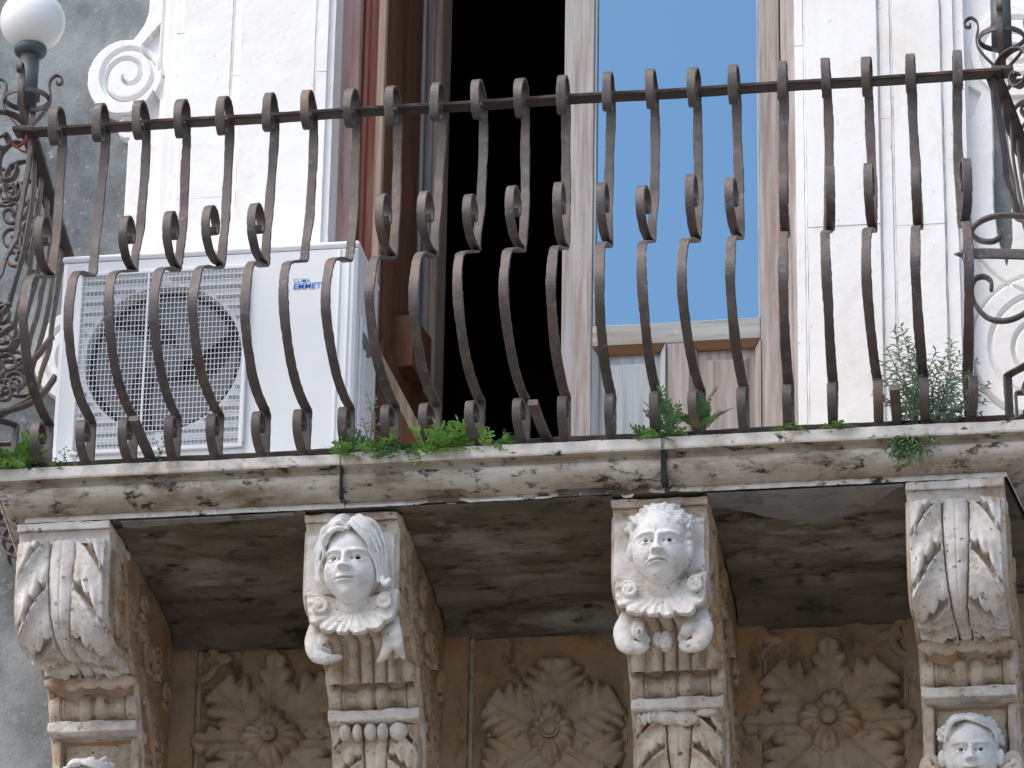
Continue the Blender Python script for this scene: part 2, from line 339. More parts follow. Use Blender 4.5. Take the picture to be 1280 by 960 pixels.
def relief(name, uref, vref, y, box, hfun, parent, mat_, step=1.0, back=WALL + .01, lean=0.0):
    """carved slab: hfun(U,V) gives relief height in metres above the wall plane (<=0: nothing) in photograph-like units around uref,vref"""
    c = at(uref, vref, y); ku, kv = 470 * .955, 428 * .955
    us = np.arange(box[0], box[1] + step, step); vs = np.arange(box[2], box[3] + step, step)
    U, V = np.meshgrid(us, vs, indexing='ij'); H = hfun(U, V)
    H = H + .0009 * vnoise(np.stack([U.ravel() * .12, V.ravel() * .12, U.ravel() * 0], 1)).reshape(U.shape) * (H > 0)
    P = np.stack([c[0] + (U - uref) / ku, back - np.maximum(H, 0), c[2] - (V - vref) / kv], -1)
    mb = MB(); n, m_ = U.shape; keep = []
    hm = (H > 0)
    for i in range(n - 1):
        for j in range(m_ - 1):
            if hm[i, j] or hm[i + 1, j] or hm[i, j + 1] or hm[i + 1, j + 1]: keep.append((i * m_ + j, (i + 1) * m_ + j, (i + 1) * m_ + j + 1, i * m_ + j + 1))
    me = bpy.data.meshes.new(name); used = sorted({k for q in keep for k in q}); idx = {k: i for i, k in enumerate(used)}
    V_ = P.reshape(-1, 3)[used] - wpos(parent)
    me.from_pydata(V_.tolist(), [], [tuple(idx[k] for k in q) for q in keep]); me.update()
    me.polygons.foreach_set('use_smooth', [True] * len(me.polygons))
    return obj(name, me, mat_, parent)
def poly_in(U, V, P):
    ins = np.zeros(U.shape, bool); n = len(P)
    for i in range(n):
        x0, y0 = P[i]; x1, y1 = P[(i + 1) % n]
        c = ((y0 > V) != (y1 > V)) & (U < (x1 - x0) * (V - y0) / (y1 - y0 + 1e-9) + x0); ins ^= c
    return ins
def spiral_groove(U, V, cx, cy, r_out, pitch, a0, wd, sgn=1):
    r = np.hypot(U - cx, V - cy); a = (sgn * np.arctan2(V - cy, U - cx) - a0) % (2 * PI)
    q = (r_out - r) / pitch - a / (2 * PI); dlt = np.abs(q - np.round(q)) * pitch
    return np.where((r < r_out + wd) & (r > pitch * .28) , 1 - sm(wd * .4, wd, dlt), 0)
def h_left(U, V):
    top = poly_in(U, V, [(181, -60), (182, 0), (177, 18), (168, 32), (157, 45), (150, 60), (150, 95), (225, 95), (225, -60)])
    cir = np.hypot(U - 154, V - 95) < 52; low = poly_in(U, V, [(150, 120), (176, 145), (163, 183), (161, 640), (225, 640), (225, 90)])
    cir2 = np.hypot(U - 162, V - 163) < 16; bot = np.hypot(U - 112, V - 470) < 62; nk = poly_in(U, V, [(165, 330), (120, 405), (90, 430), (170, 470)])
    m_ = top | cir | low | cir2 | bot | nk
    h = np.where(m_, .045, 0.0)
    h = np.where(cir, .060, h)
    h -= .016 * (1 - sm(1, 4, np.abs(np.hypot(U - 158, V - 92) - 36))) * (U < 196)
    h -= .018 * spiral_groove(U, V, 159, 94, 31, 25, 2.9, 3.6) * cir
    h -= .028 * poly_in(U, V, [(176, 47), (199, 20), (199, 86), (190, 72), (178, 66)])
    h -= .010 * (1 - sm(.8, 2.6, np.abs(U - (203 + 0 * V)))) * (V < 90)
    h -= .014 * (1 - sm(1, 3, np.abs(np.hypot(U - 162, V - 160) - 9))) * cir2
    h -= .016 * (1 - sm(1, 4, np.abs(np.hypot(U - 112, V - 470) - 46))) * bot
    h -= .016 * spiral_groove(U, V, 112, 470, 36, 20, 1.0, 3) * bot
    h -= .03 * poly_in(U, V, [(180, 142), (196, 118), (204, 128), (204, 165), (190, 160)])
    return h
relief('scroll_ear', 170, 95, .872, (45, 216, -60, 590), h_left, sur, M['white_stone'])
def h_right(U, V):
    base = (U > 1190)
    gap = poly_in(U, V, [(1246, 105), (1262, 118), (1268, 200), (1266, 300), (1258, 332), (1249, 300), (1243, 250), (1245, 180)]) | poly_in(U, V, [(1290, 130), (1330, 130), (1330, 320), (1292, 320)])
    h = np.where(base, .040, 0.0)
    h = np.where(np.hypot(U - 1300, V - 438) < 92, .052, h)
    for r_ in (92, 66): h -= .013 * (1 - sm(1, 4, np.abs(np.hypot(U - 1300, V - 438) - r_)))
    h -= .016 * spiral_groove(U, V, 1300, 438, 46, 22, .5, 3.5)
    h = np.where(np.hypot(U - 1282, V - 48) < 62, .055, h)
    h -= .016 * (1 - sm(1, 4, np.abs(np.hypot(U - 1280, V - 48) - 45)))
    h -= .016 * spiral_groove(U, V, 1280, 48, 34, 17, 1.2, 3)
    h -= .020 * poly_in(U, V, [(1216, 90), (1232, 100), (1222, 125), (1215, 135)])
    h -= .012 * (1 - sm(.8, 3, np.abs(np.hypot(U - 1330, V - 250) - 128))) * (V > 250) * (V < 390)
    h -= .012 * (1 - sm(.8, 3, np.abs(U - 1210 - (V - 260) * .18))) * (V > 245) * (V < 350)
    h = np.where(gap, 0, h); return h
relief('scroll_ear', 1230, 300, .872, (1196, 1345, -60, 590), h_right, sur, M['white_stone'])

# ------------------------------------------------------------------ the balcony door
door = empty('balcony_door', (0, DOOR, 0), label='tall weathered wooden balcony door, left leaf open on a dark room, right leaf shut with sky in its glass', cat='door')
ZT = 2.6
def ux(u, v=250, y=DOOR): return AX(u, v, y)
def dbox(name, u0, u1, y0, y1, z0, z1, m, v=250, bev=.003, par=None):
    mb = MB(); mb.box((ux(u0, v, y0), y0, z0), (ux(u1, v, y0), y1, z1)); return obj(name, mb, M[m], par or door, bevel=bev)
zr = lambda v, u=850: AZ(u, v, DOOR)
# right leaf (shut)
leafR = door
dbox('stile', 703.5, 741, DOOR, DOOR + .045, 0, ZT, 'wood_grey'); dbox('stile', 950, 976, DOOR, DOOR + .045, 0, ZT, 'wood_rosy')
dbox('frame_post', 977.5, 999, DOOR - .012, DOOR + .08, 0, ZT, 'wood_grey')
z_g, z_r = zr(401), zr(428)
mb = MB(); mb.box((ux(741) + .001, DOOR + .002, z_r), (ux(950) - .001, DOOR + .043, z_g)); obj('cross_rail', mb, M['wood_horizontal'], door, bevel=.004)
mb = MB(); mb.box((ux(741) + .001, DOOR + .002, -.0), (ux(950) - .001, DOOR + .043, .08)); obj('cross_rail', mb, M['wood_horizontal'], door, bevel=.004)
for a, b in ((741, 744.5), (946.5, 950)):
    mb = MB(); mb.box((ux(a) + .001, DOOR + .006, z_g), (ux(b), DOOR + .04, ZT)); obj('glazing_bead', mb, M['wood_blue'], door, bevel=.002)
mb = MB(); mb.box((ux(744), DOOR + .024, z_g - .002), (ux(947), DOOR + .030, ZT)); obj('glass_pane', mb, M['glass'], door)
mb = MB(); mb.box((ux(833), DOOR + .003, .08), (ux(862), DOOR + .043, z_r)); obj('muntin', mb, M['wood_rosy'], door, bevel=.003)
for a, b, mm in ((741, 833, 'wood_blue'), (862, 950, 'wood_rosy')):
    xa, xb = ux(a) + .0015, ux(b) - .0015
    mb = MB(); mb.box((xa, DOOR + .028, .08), (xb, DOOR + .04, z_r)); pn = obj('panel', mb, M[mm], door)
    fx, fz = .048, .048     # raised field with its own bevel
    mb = MB(); q0 = [(xa + fx - .012, DOOR + .028, .10), (xb - fx + .012, DOOR + .028, .10), (xb - fx + .012, DOOR + .028, z_r - fz), (xa + fx - .012, DOOR + .028, z_r - fz)]
    q1 = [(xa + fx, DOOR + .014, .11), (xb - fx, DOOR + .014, .11), (xb - fx, DOOR + .014, z_r - fz - .012), (xa + fx, DOOR + .014, z_r - fz - .012)]
    mb.add(q0 + q1, [(0,1,5,4),(1,2,6,5),(2,3,7,6),(3,0,4,7),(4,5,6,7)]); obj('raised_field', mb, M[mm], pn)
    # mitred moulding
    w_ = .022
    def mould(nm, P, m_): mb = MB(); n = len(P) // 2; mb.add(P, [(0,1,3,2),(4,5,7,6),(0,1,5,4),(2,3,7,6),(0,2,6,4),(1,3,7,5)]); obj(nm, mb, M[m_], door)
    yo, yi, yb = DOOR - .004, DOOR + .016, DOOR + .03
    mould('moulding', [(xa,yo,z_r),(xb,yo,z_r),(xa+w_,yi,z_r-w_),(xb-w_,yi,z_r-w_),(xa,yb,z_r),(xb,yb,z_r),(xa+w_,yb,z_r-w_),(xb-w_,yb,z_r-w_)], 'wood_brown')
    mould('moulding', [(xa,yo,.08),(xa,yo,z_r-.001),(xa+w_*.8,yi,.08),(xa+w_*.8,yi,z_r-w_),(xa,yb,.08),(xa,yb,z_r-.001),(xa+w_*.8,yb,.08),(xa+w_*.8,yb,z_r-w_)], mm)
    mould('moulding', [(xb,yo,.08),(xb,yo,z_r-.001),(xb-w_*.8,yi,.08),(xb-w_*.8,yi,z_r-w_),(xb,yb,.08),(xb,yb,z_r-.001),(xb-w_*.8,yb,.08),(xb-w_*.8,yb,z_r-w_)], mm)
# left side: frame posts
dbox('frame_post', 417, 443, DOOR - .03, DOOR + .05, 0, ZT, 'wood_pink')
dbox('frame_post', 444, 469, DOOR + .02, DOOR + .07, 0, ZT, 'wood_red')
mb = MB(); mb.tube([(ux(452, 250, DOOR + .015), DOOR + .016, 0), (ux(452, 250, DOOR + .015), DOOR + .016, ZT)], .010, 8); obj('bead', mb, M['wood_red'], door, smooth=True)
# open left leaf, swung into the room
hx = ux(471, 250, DOOR); ex = ux(546, 250, DOOR + .55)
ang = math.atan2(.55, ex - hx); LW = math.hypot(.55, ex - hx)
leaf = empty('open_leaf', (0, 0, 0)); leaf.parent = door; leaf.location = (hx, .0, 0); leaf.rotation_euler = (0, 0, ang)
def lbox(nm, x0, x1, z0, z1, m_, t=.02, o=0): mb = MB(); mb.box((x0, -t + o, z0), (x1, t + o, z1)); return obj(nm, mb, M[m_], leaf, world=False, bevel=.004)
lbox('stile', -.004, .022, 0, ZT, 'wood_tan', .012); lbox('stile', LW - .075, LW + .02, 0, ZT, 'wood_tan', .03)
lbox('bead', LW - .10, LW - .085, 0, ZT, 'wood_grey', .012)
lbox('cross_rail', .028, LW - .085, z_r - .04, z_g, 'wood_dark', .024); lbox('cross_rail', .028, LW - .085, 0, .26, 'wood_tan', .022)
lbox('cross_rail', .028, LW - .085, z_r - .38, z_r - .33, 'wood_dark', .028)
lbox('shutter_board', .028, LW - .19, .26, ZT, 'wood_dark', .008, .002)
lbox('shutter_post', LW - .185, LW - .165, .26, ZT, 'wood_grey', .012)
lbox('latch_box', .16, .34, z_g - .03, z_g + .14, 'wood_dark', .05, -.02)
# a plank leaning in the doorway
pk = empty('leaning_plank', tuple(at(545, 552, DOOR - .1)), label='short weathered plank leaning in the open doorway beside the air conditioner', cat='plank')
mb = MB(); a, b = at(476, 440, .84), at(540, 560, .84); n_ = np.array([b[2] - a[2], 0, a[0] - b[0]]); n_ /= np.linalg.norm(n_)
for o0, o1, mm, nm in ((0, .030, 'wood_tan', 'plank_edge'), (.031, .095, 'wood_dark', 'plank_face')):
    mb = MB(); q = [a + n_ * o0, b + n_ * o0, b + n_ * o1, a + n_ * o1]
    mb.prism([(p[0], p[2]) for p in q], 'y', .83, .86 if nm == 'plank_edge' else .855); obj(nm, mb, M[mm], pk)

# ------------------------------------------------------------------ air conditioner
YA = .45
ax0, ax1 = AX(79, 330, YA), AX(447, 330, YA); az1 = AZ(260, 310, YA); az0 = .17
ac = empty('air_conditioner', ((ax0 + ax1) / 2, YA + .15, 0), label='white outdoor air conditioning unit standing behind the railing at the left of the door', cat='air conditioner')
mb = MB(); mb.box((ax0, YA + .066, az0), (ax1, YA + .31, az1 - .022)); obj('casing', mb, M['ac_white'], ac, bevel=.004)
zt_ = az1 - .022
mb = MB(); O_ = [(ax0, az0), (ax1, az0), (ax1, zt_), (ax0, zt_)]; I_ = [(ax0 + .016, az0 + .014), (ax1 - .012, az0 + .014), (ax1 - .012, zt_ - .008), (ax0 + .016, zt_ - .008)]
V = [(x, YA + .008, z) for x, z in O_] + [(x, YA + .066, z) for x, z in O_] + [(x, YA - .002, z) for x, z in I_] + [(x, YA + .060, z) for x, z in I_]
mb.add(V, [(i, (i + 1) % 4, 4 + (i + 1) % 4, 4 + i) for i in range(4)] + [(i, (i + 1) % 4, 8 + (i + 1) % 4, 8 + i) for i in range(4)] + [(8 + i, 8 + (i + 1) % 4, 12 + (i + 1) % 4, 12 + i) for i in range(4)] + [(4 + i, 4 + (i + 1) % 4, 12 + (i + 1) % 4, 12 + i) for i in range(4)])
obj('front_frame', mb, M['ac_white'], ac, bevel=.003)
mb = MB(); mb.box((ax0 - .004, YA, az1 - .020), (ax1 + .004, YA + .315, az1)); obj('lid', mb, M['ac_white'], ac, bevel=.008)
gx0, gx1 = AX(99, 450, YA), AX(303, 450, YA); gz1, gz0 = AZ(200, 342, YA), AZ(200, 560, YA)
fcx, fcz, fr = AX(203, 447, YA), AZ(203, 447, YA), .228
# front panel with its round fan opening
mb = MB(); N_ = 64; ring = []
px0, px1, pz0, pz1 = ax0 + .014, ax1 - .010, az0 + .012, az1 - .028
for i in range(N_):
    a = 2 * PI * i / N_; c_, s_ = math.cos(a), math.sin(a)
    k = 1 / max(abs(c_) / ((px1 - fcx) if c_ > 0 else (fcx - px0)), abs(s_) / ((pz1 - fcz) if s_ > 0 else (fcz - pz0)))
    ring.append(((fcx + c_ * fr, fcz + s_ * fr), (fcx + c_ * k, fcz + s_ * k)))
# recessed grille field
V = [(p[0][0], YA + .004, p[0][1]) for p in ring] + [(p[1][0], YA, p[1][1]) for p in ring] + [(p[0][0], YA + .06, p[0][1]) for p in ring]
for i, (x, z) in enumerate(((px0, pz0), (px1, pz0), (px1, pz1), (px0, pz1))): V.append((x, YA, z))
F = [(i, (i + 1) % N_, N_ + (i + 1) % N_, N_ + i) for i in range(N_)] + [(i, 2 * N_ + i, 2 * N_ + (i + 1) % N_, (i + 1) % N_) for i in range(N_)]
for i in range(N_):
    j = (i + 1) % N_; p, q = ring[i][1], ring[j][1]
    if abs(p[0] - q[0]) > 1e-5 and abs(p[1] - q[1]) > 1e-5:
        cx_ = px1 if (p[0] + q[0]) / 2 > fcx else px0; cz_ = pz1 if (p[1] + q[1]) / 2 > fcz else pz0
        k = 3 * N_ + [(px0, pz0), (px1, pz0), (px1, pz1), (px0, pz1)].index((cx_, cz_)); F.append((N_ + i, N_ + j, k))
mb.add(V, F); obj('front_panel', mb, M['ac_white'], ac)
mb = MB(); t_ = np.linspace(0, 2 * PI, 48, endpoint=False)
mb.add([(fcx + fr * .999 * math.cos(a), YA + .058, fcz + fr * .999 * math.sin(a)) for a in t_], [tuple(range(48))]); obj('fan_cavity', mb, M['ac_dark'], ac)
fan = MB()
mb = MB(); mb.ell((fcx, YA + .035, fcz), (.055, .018, .055), 24, 12); hub = obj('fan_hub', mb, M['ac_grey'], ac, smooth=True)
for k in range(3):
    a0 = .5 + k * 2 * PI / 3; P = np.zeros((10, 12, 3))
    for i, r_ in enumerate(np.linspace(.045, .205, 10)):
        wd = .42 + .55 * (i / 9)
        for j, q in enumerate(np.linspace(-wd, wd, 12)):
            a = a0 + q + .9 * (i / 9); P[i, j] = (fcx + r_ * math.cos(a), YA + .042 + .012 * q / wd, fcz + r_ * math.sin(a))
    mb = MB(); mb.grid(P); obj('fan_blade', mb, M['ac_grey'], ac, smooth=True)
mb = MB(); r1 = .0015   # raised frame of the grille
for (a, b) in (((gx0 - .012, gz1), (gx1 + .012, gz1 + .012)), ((gx0 - .012, gz0 - .012), (gx1 + .012, gz0)), ((gx0 - .012, gz0), (gx0 - .0, gz1)), ((gx1, gz0), (gx1 + .012, gz1))):
    mb.box((a[0], YA - .010, a[1]), (b[0], YA - .001, b[1]))
obj('grille_frame', mb, M['ac_white'], ac, bevel=.003)
mb = MB(); nh = 33; nv = 42
for k in range(1, nh): z = gz0 + (gz1 - gz0) * k / nh; mb.box((gx0, YA - .010, z - .0008), (gx1, YA - .0078, z + .0008))
for k in range(1, nv): x = gx0 + (gx1 - gx0) * k / nv; mb.box((x - .0008, YA - .0078, gz0), (x + .0008, YA - .0056, gz1))
mb.box((gx0 + .19, YA - .0095, gz0), (gx0 + .196, YA - .004, gz1))
obj('wire_grille', mb, M['ac_grille'], ac)
mb = MB()  # louvres pressed into the panel around the fan
for k in range(17):
    z = gz0 + .02 + (gz1 - gz0 - .04) * k / 16; dz = abs(z - fcz); xe = math.sqrt(max(fr ** 2 - dz ** 2, 0)) if dz < fr else 0
    for xa, xb in ((gx0 + .006, fcx - xe - .012), (fcx + xe + .012, gx1 - .006)):
        if xb - xa > .01: mb.box((xa, YA - .0035, z - .005), (xb, YA - .0005, z + .003))
tag(obj('panel_louvres', mb, M['ac_fin'], ac), kind='stuff')
for xx in (px1 - .045, px1 - .018):
    mb = MB(); mb.box((xx, YA - .004, pz0), (xx + .006, YA + .001, pz1)); obj('panel_rib', mb, M['ac_white'], ac, bevel=.001)
xs = ax1 + .0005
for yy in (YA + .05, YA + .10):
    mb = MB(); mb.box((xs, yy, az0 + .06), (xs + .008, yy + .025, az1 - .22)); obj('side_rib', mb, M['ac_white'], ac, bevel=.003)
mb = MB(); mb.box((xs, YA + .06, az1 - .30), (xs + .015, YA + .16, az1 - .265)); obj('handle', mb, M['ac_grey'], ac, bevel=.003)
for xx in (ax0 + .1, ax1 - .16):
    mb = MB(); mb.box((xx, YA + .02, 0), (xx + .06, YA + .29, az0)); obj('foot', mb, M['ac_grey'], ac, bevel=.004)
lx, lz = AX(281, 567, YA), AZ(281, 567, YA)
mb = MB(); mb.box((lx, YA - .0012, lz - .006), (lx + .055, YA - .0004, lz + .014)); obj('label', mb, M['sticker'], ac)
def text(body, u, v, y, h, m_, name, parent, bold=.0, shear=0, sx=1.0):
    c = bpy.data.curves.new(name, 'FONT'); c.body = body; c.size = h; c.extrude = .0; c.offset = bold; c.shear = shear; c.space_character = 1.03
    o = bpy.data.objects.new(name, c); COL.objects.link(o); dg = bpy.context.evaluated_depsgraph_get()
    me = bpy.data.meshes.new_from_object(o.evaluated_get(dg)); bpy.data.objects.remove(o)
    p = at(u, v, y); me.transform(Matrix.Translation(Vector(p - wpos(parent))) @ Matrix.Rotation(PI / 2, 4, 'X') @ Matrix.Diagonal((sx, 1, 1, 1)))
    me.materials.clear(); me.materials.append(m_); q = bpy.data.objects.new(name, me); link(q, parent); return q
text('CLIMA', 366.5, 353.5, YA - .0006, .017, M['print_grey'], 'logo_lettering', ac, .0002, 0, .98)
text('EMMETI', 366, 361.5, YA - .0006, .0250, M['logo'], 'logo_lettering', ac, .0005, .12, 1.0)

# ------------------------------------------------------------------ balcony slab
bal = empty('stone_balcony', (0, WALL, -.1), label='stained stone balcony slab with moulded front edge carried on four carved corbels', cat='balcony')
XC = -.022; SX0, SX1 = AX(34, 650, .085), AX(1256, 593, .085); OV = .085
prof = [(0, .027), (-.0, -.004), (.004, -.0065), (.030, -.009), (.034, -.014), (.032, -.020), (.023, -.026), (.021, -.040), (.026, -.054), (.038, -.067), (.054, -.0765), (.068, -.081), (.083, -.084), (.084, -.0855), (.080, -.0865), (.079, -.1005)]
def pr_outline(o, y0):  # offset along the sides too
    return o
def cornice(xa, xb, endl, endr, seed, missing=None):
    """one block of the moulded edge; ends at the slab corners return along the sides (splayed)"""
    mb = MB(); P1 = []
    pr = []
    for (a, b) in zip(prof[:-1], prof[1:]):
        k = max(1, int(math.hypot(b[0] - a[0], b[1] - a[1]) / .006))
        for t in range(k): pr.append((a[0] + (b[0] - a[0]) * t / k, a[1] + (b[1] - a[1]) * t / k))
    pr.append(prof[-1]); pr = [(WALL - .01 if False else .45, 0)] * 0 + pr
    n = max(4, int((xb - xa) / .008)); xs_ = np.linspace(xa, xb, n)
    path = []
    if endl: path += [('L', t) for t in np.linspace(.9, 0, 60)]
    path += [('M', x) for x in (xs_[1:] if endl else xs_)]
    if endr: path = path[:-1] + [('R', t) for t in np.linspace(0, .9, 60)]
    G = np.zeros((len(path), len(pr), 3))
    for i, (k, t) in enumerate(path):
        for j, (o, z) in enumerate(pr):
            inset = o
            if k == 'M': G[i, j] = (t, inset, z)
            elif k == 'L': G[i, j] = (SX0 - OV + inset - .13 * t, inset + t, z)
            else: G[i, j] = (SX1 + OV - inset + .13 * t, inset + t, z)
        if k == 'M' and endl and i == 60: pass
    # corners: middle part must follow the inset as well
    for i, (k, t) in enumerate(path):
        if k == 'M':
            for j, (o, z) in enumerate(pr):
                lo = SX0 - OV + o; hi = SX1 + OV - o
                G[i, j, 0] = min(max(t, lo if endl else -9), hi if endr else 9)
    V = G.reshape(-1, 3); nz = vnoise(V * 34 + seed) ; nz2 = vnoise(V * np.array([5, 5, 9]) + seed * 3)
    A = .0020 + .0035 * np.clip(nz2, 0, 1); low = (V[:, 2] < -.045)
    V[:, 1] += np.abs(nz) * A * (1 + 1.2 * low); V[:, 2] += vnoise(V * 50 + seed + 9) * .0012 + (V[:, 2] > .026) * np.minimum(nz2, 0) * .006
    if missing:
        for (x0_, x1_) in missing:
            k_ = sm(x0_ - .02, x0_ + .02, V[:, 0]) * (1 - sm(x1_ - .02, x1_ + .02, V[:, 0])) * (V[:, 2] < -.075)
            V[:, 1] += k_ * (.012 + .02 * np.abs(nz)); V[:, 2] += k_ * .012 * (nz > -.2)
    G = V.reshape(G.shape)
    top = G[:, 0].copy(); bk = top.copy(); bk[:, 1] = np.maximum(bk[:, 1], .45)
    G = np.concatenate([G], 1); mb.grid(G); return mb, G
xj1, xj2 = AX(428, 612, .04), AX(831, 595, .04)
cuts = [(SX0 - OV, xj1 - .0015, True, False, 3, None), (xj1 + .0015, xj2 - .005, False, False, 17, [(-.25, -.14), (.10, .37)]), (xj2 + .005, SX1 + OV, False, True, 31, [(xj2, xj2 + .03)])]
for a, b, l_, r_, sd, ms in cuts:
    mb, G = cornice(a, b, l_, r_, sd, ms)
    kf = next(j for j in range(G.shape[1]) if G[:, j, 2].mean() < -.006); kg = next(j for j in range(G.shape[1]) if G[:, j, 2].mean() < -.0835)
    for nm, j0, j1, mm in (('ledge_block', 0, kf + 1, 'fascia'), ('moulding_block', kf, kg + 1, 'cornice'), ('fillet_block', kg, G.shape[1], 'fascia')):
        m2 = MB(); m2.grid(G[:, j0:j1]); o = obj(nm, m2, M[mm], bal, smooth=True)
# fillet under the moulding keeps the pale stone colour; end faces of the joint
mb = MB(); mb.box((xj2 - .007, .012, -.099), (xj2 + .007, .05, .024)); obj('open_joint', mb, M['joint_hole_dark'], bal); mb = MB(); mb.box((xj1 - .003, .012, -.099), (xj1 + .003, .04, .024)); obj('open_joint', mb, M['joint_hole_dark'], bal)
def slab_poly(ins, y0, y1):
    l0, r0 = SX0 - OV + ins, SX1 + OV - ins
    return [(l0, y0), (r0, y0), (r0 + .13 * (y1 - y0), y1), (l0 - .13 * (y1 - y0), y1)]
mb = MB(); mb.prism(slab_poly(.006, .010, WALL - .0), 'z', -.004, .0255); obj('floor_slab', mb, M['fascia'], bal)
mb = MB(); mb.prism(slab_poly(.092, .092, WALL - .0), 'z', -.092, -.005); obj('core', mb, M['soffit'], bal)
# soffit: one rough ceiling slab per bay, lower than the core, with a cove along the wall
cxs = [AX(80, 690, .1), AX(438, 660, .1), AX(823.5, 640, .1), AX(1194, 620, .1)]
CW = .250
def soffit_bay(xa, xb, sd):
    nx, ny = int((xb - xa) / .01), 90; xs_ = np.linspace(xa, xb, nx); ys = np.linspace(.086, WALL, ny)
    Xg, Yg = np.meshgrid(xs_, ys, indexing='ij')
    Z = -.100 - .014 * sm(.30, .305, Yg) * 0 - .010 * sm(.555, .562, Yg) - .05 * sm(.80, .90, Yg) ** 1.5 - .016 * sm(.70, .712, Yg)
    P = np.stack([Xg, Yg, Z], -1).reshape(-1, 3); P[:, 2] += .0035 * vnoise(P * 16 + sd) + .0015 * vnoise(P * 50 + sd)
    # flaked render patches
    fl = vnoise(np.stack([P[:, 0] * 6, P[:, 1] * 10, P[:, 0] * 0], 1) + sd); P[:, 2] += .007 * sm(.12, .17, fl)
    P[ny*0:, 2] = np.where(P[:, 1] < .09, -.100, P[:, 2])
    mb = MB(); mb.grid(P.reshape(nx, ny, 3)); return mb
edges = [SX0 - .1, cxs[0] - CW / 2, cxs[0] + CW / 2, cxs[1] - CW / 2, cxs[1] + CW / 2, cxs[2] - CW / 2, cxs[2] + CW / 2, cxs[3] - CW / 2, cxs[3] + CW / 2, SX1 + .1]
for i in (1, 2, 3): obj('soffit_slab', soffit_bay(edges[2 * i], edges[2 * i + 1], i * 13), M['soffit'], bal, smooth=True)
# grey mortar patch under the right bay, ragged back edge
def patch(xa, xb, depth, sd):
    n = 60; xs_ = np.linspace(xa, xb, n); P = np.zeros((n, 12, 3))
    for i, x in enumerate(xs_):
        t = i / (n - 1); dp = depth(t) + .012 * float(vnoise(np.array([[x * 22 + sd, 1, 1]]))[0]) + .006 * float(vnoise(np.array([[x * 80 + sd, 4, 1]]))[0])
        for j, q in enumerate(np.linspace(0, 1, 12)): P[i, j] = (x, .087 + dp * q, -.1065 + (.006 if j == 11 else 0) + (.003 * (j == 0)))
    mb = MB(); mb.grid(P); return mb
obj('mortar_patch', patch(cxs[2] + CW / 2 + .005, cxs[3] - CW / 2 - .01, lambda t: .11 + .13 * math.sin(PI * t) ** 2 - .09 * sm(.8, 1, t), 3), M['soffit_grey'], bal, smooth=True)
obj('mortar_patch', patch(cxs[0] + CW / 2 + .03, cxs[1] - CW / 2 - .03, lambda t: .05 - .03 * t, 8), M['soffit_grey'], bal, smooth=True)

# ------------------------------------------------------------------ wrought iron railing
YR, ZB = .06, .03
rail = empty('balcony_railing', (XC, YR, 0), label='rusty wrought iron balcony railing of bulging scrolled bars with splayed returns', cat='railing')
u_top = [80,132,183,235,289,343,392,447,499,553,604,658,709,763,818,873,922,979,1034,1087,1141,1195]
u_bot = [60,113,166,220,273,332,383,437,494,545,600,657,708,765,821,877,932,988,1042,1099,1157,1212]
u_bel = [32,86,137,195,243,306,355,409,463,516,572,631,690,748,802,853,913,977,1032,1083,1144,1208]
v_bot = lambda u: 578 - (u - 60) * .0415
v_top = lambda u: 168 - (u - 80) * .061
bx = [AX(u, v_bot(u), YR) for u in u_bot]; tx = [AX(u, v_top(u), YR) for u in u_top]
CXL = AX(18, 578, YR); CXR = AX(1262, 527, YR); TXL = AX(38, 172, YR); TXR = AX(1243, 98, YR)
ZTOP = 1.068
BAR = [(0,.045),(.001,.10),(0,.165),(.004,.180),(.05,.186),(.12,.196),(.185,.222),(.245,.270),(.285,.330),(.298,.388),(.290,.443),(.264,.492),(.220,.528),(.158,.556),(.102,.580),(.074,.594),(.061,.608),(.054,.635),(.042,.68),(.026,.75),(.014,.82),(.004,.94),(-.002,1.03),(.004,1.085),(.03,1.118),(.07,1.122),(.102,1.095),(.110,1.05),(.095,1.012),(.066,1.008),(.052,1.035),(.062,1.055),(.074,1.048)]
def loc_path(P, k=5):
    C = catmull(P, k); return np.stack([np.zeros(len(C)), -C[:, 0], C[:, 1]], 1)
def bar_mesh(seed, dz=0, name='bar'):
    random.seed(seed)
    P = [(a + random.uniform(-.004, .004) * (b > .2), b + random.uniform(-.003, .003)) for a, b in BAR]
    pts = loc_path(P); pts[:, 0] += .003 * np.sin(pts[:, 2] * 9 + seed * 2) * sm(.1, .3, pts[:, 2])
    wd = np.where(pts[:, 2] > .5, .0255, .0262) * (1 + .06 * np.sin(pts[:, 2] * 31 + seed))
    mb = MB(); mb.ribbon(pts, (1, 0, 0), wd, .0068, .0005); me = mb.mesh(name); me.materials.append(M['iron']); return me
bars = [bar_mesh(s) for s in (1, 2, 3, 4)]
NS = [(.052,.515),(.09,.508),(.14,.513),(.180,.54),(.198,.585),(.190,.635),(.160,.664),(.122,.658),(.102,.628),(.108,.595),(.130,.585),(.142,.602)]
NS = [(.05 + (a - .05) * .85, .606 + (b - .508) * .87) for a, b in NS]
BS = [(.004,.050),(.035,.043),(.080,.048),(.114,.070),(.124,.104),(.110,.134),(.078,.142),(.056,.126),(.056,.104),(.070,.096),(.080,.106)]
def sc_mesh(P, nm, w=.0248, th=.0068):
    mb = MB(); mb.ribbon(loc_path(P), (1, 0, 0), w, th, .0004); me = mb.mesh(nm); me.materials.append(M['iron']); return me
ns_me, bs_me = sc_mesh(NS, 'neck_scroll'), sc_mesh(BS, 'base_scroll')
mb = MB(); mb.tube([(-.0145, -.085, .088), (.0145, -.085, .088)], .007, 8); rivet_me = mb.mesh('rivet'); rivet_me.materials.append(M['iron'])
no_neck = {1, 6, 7}
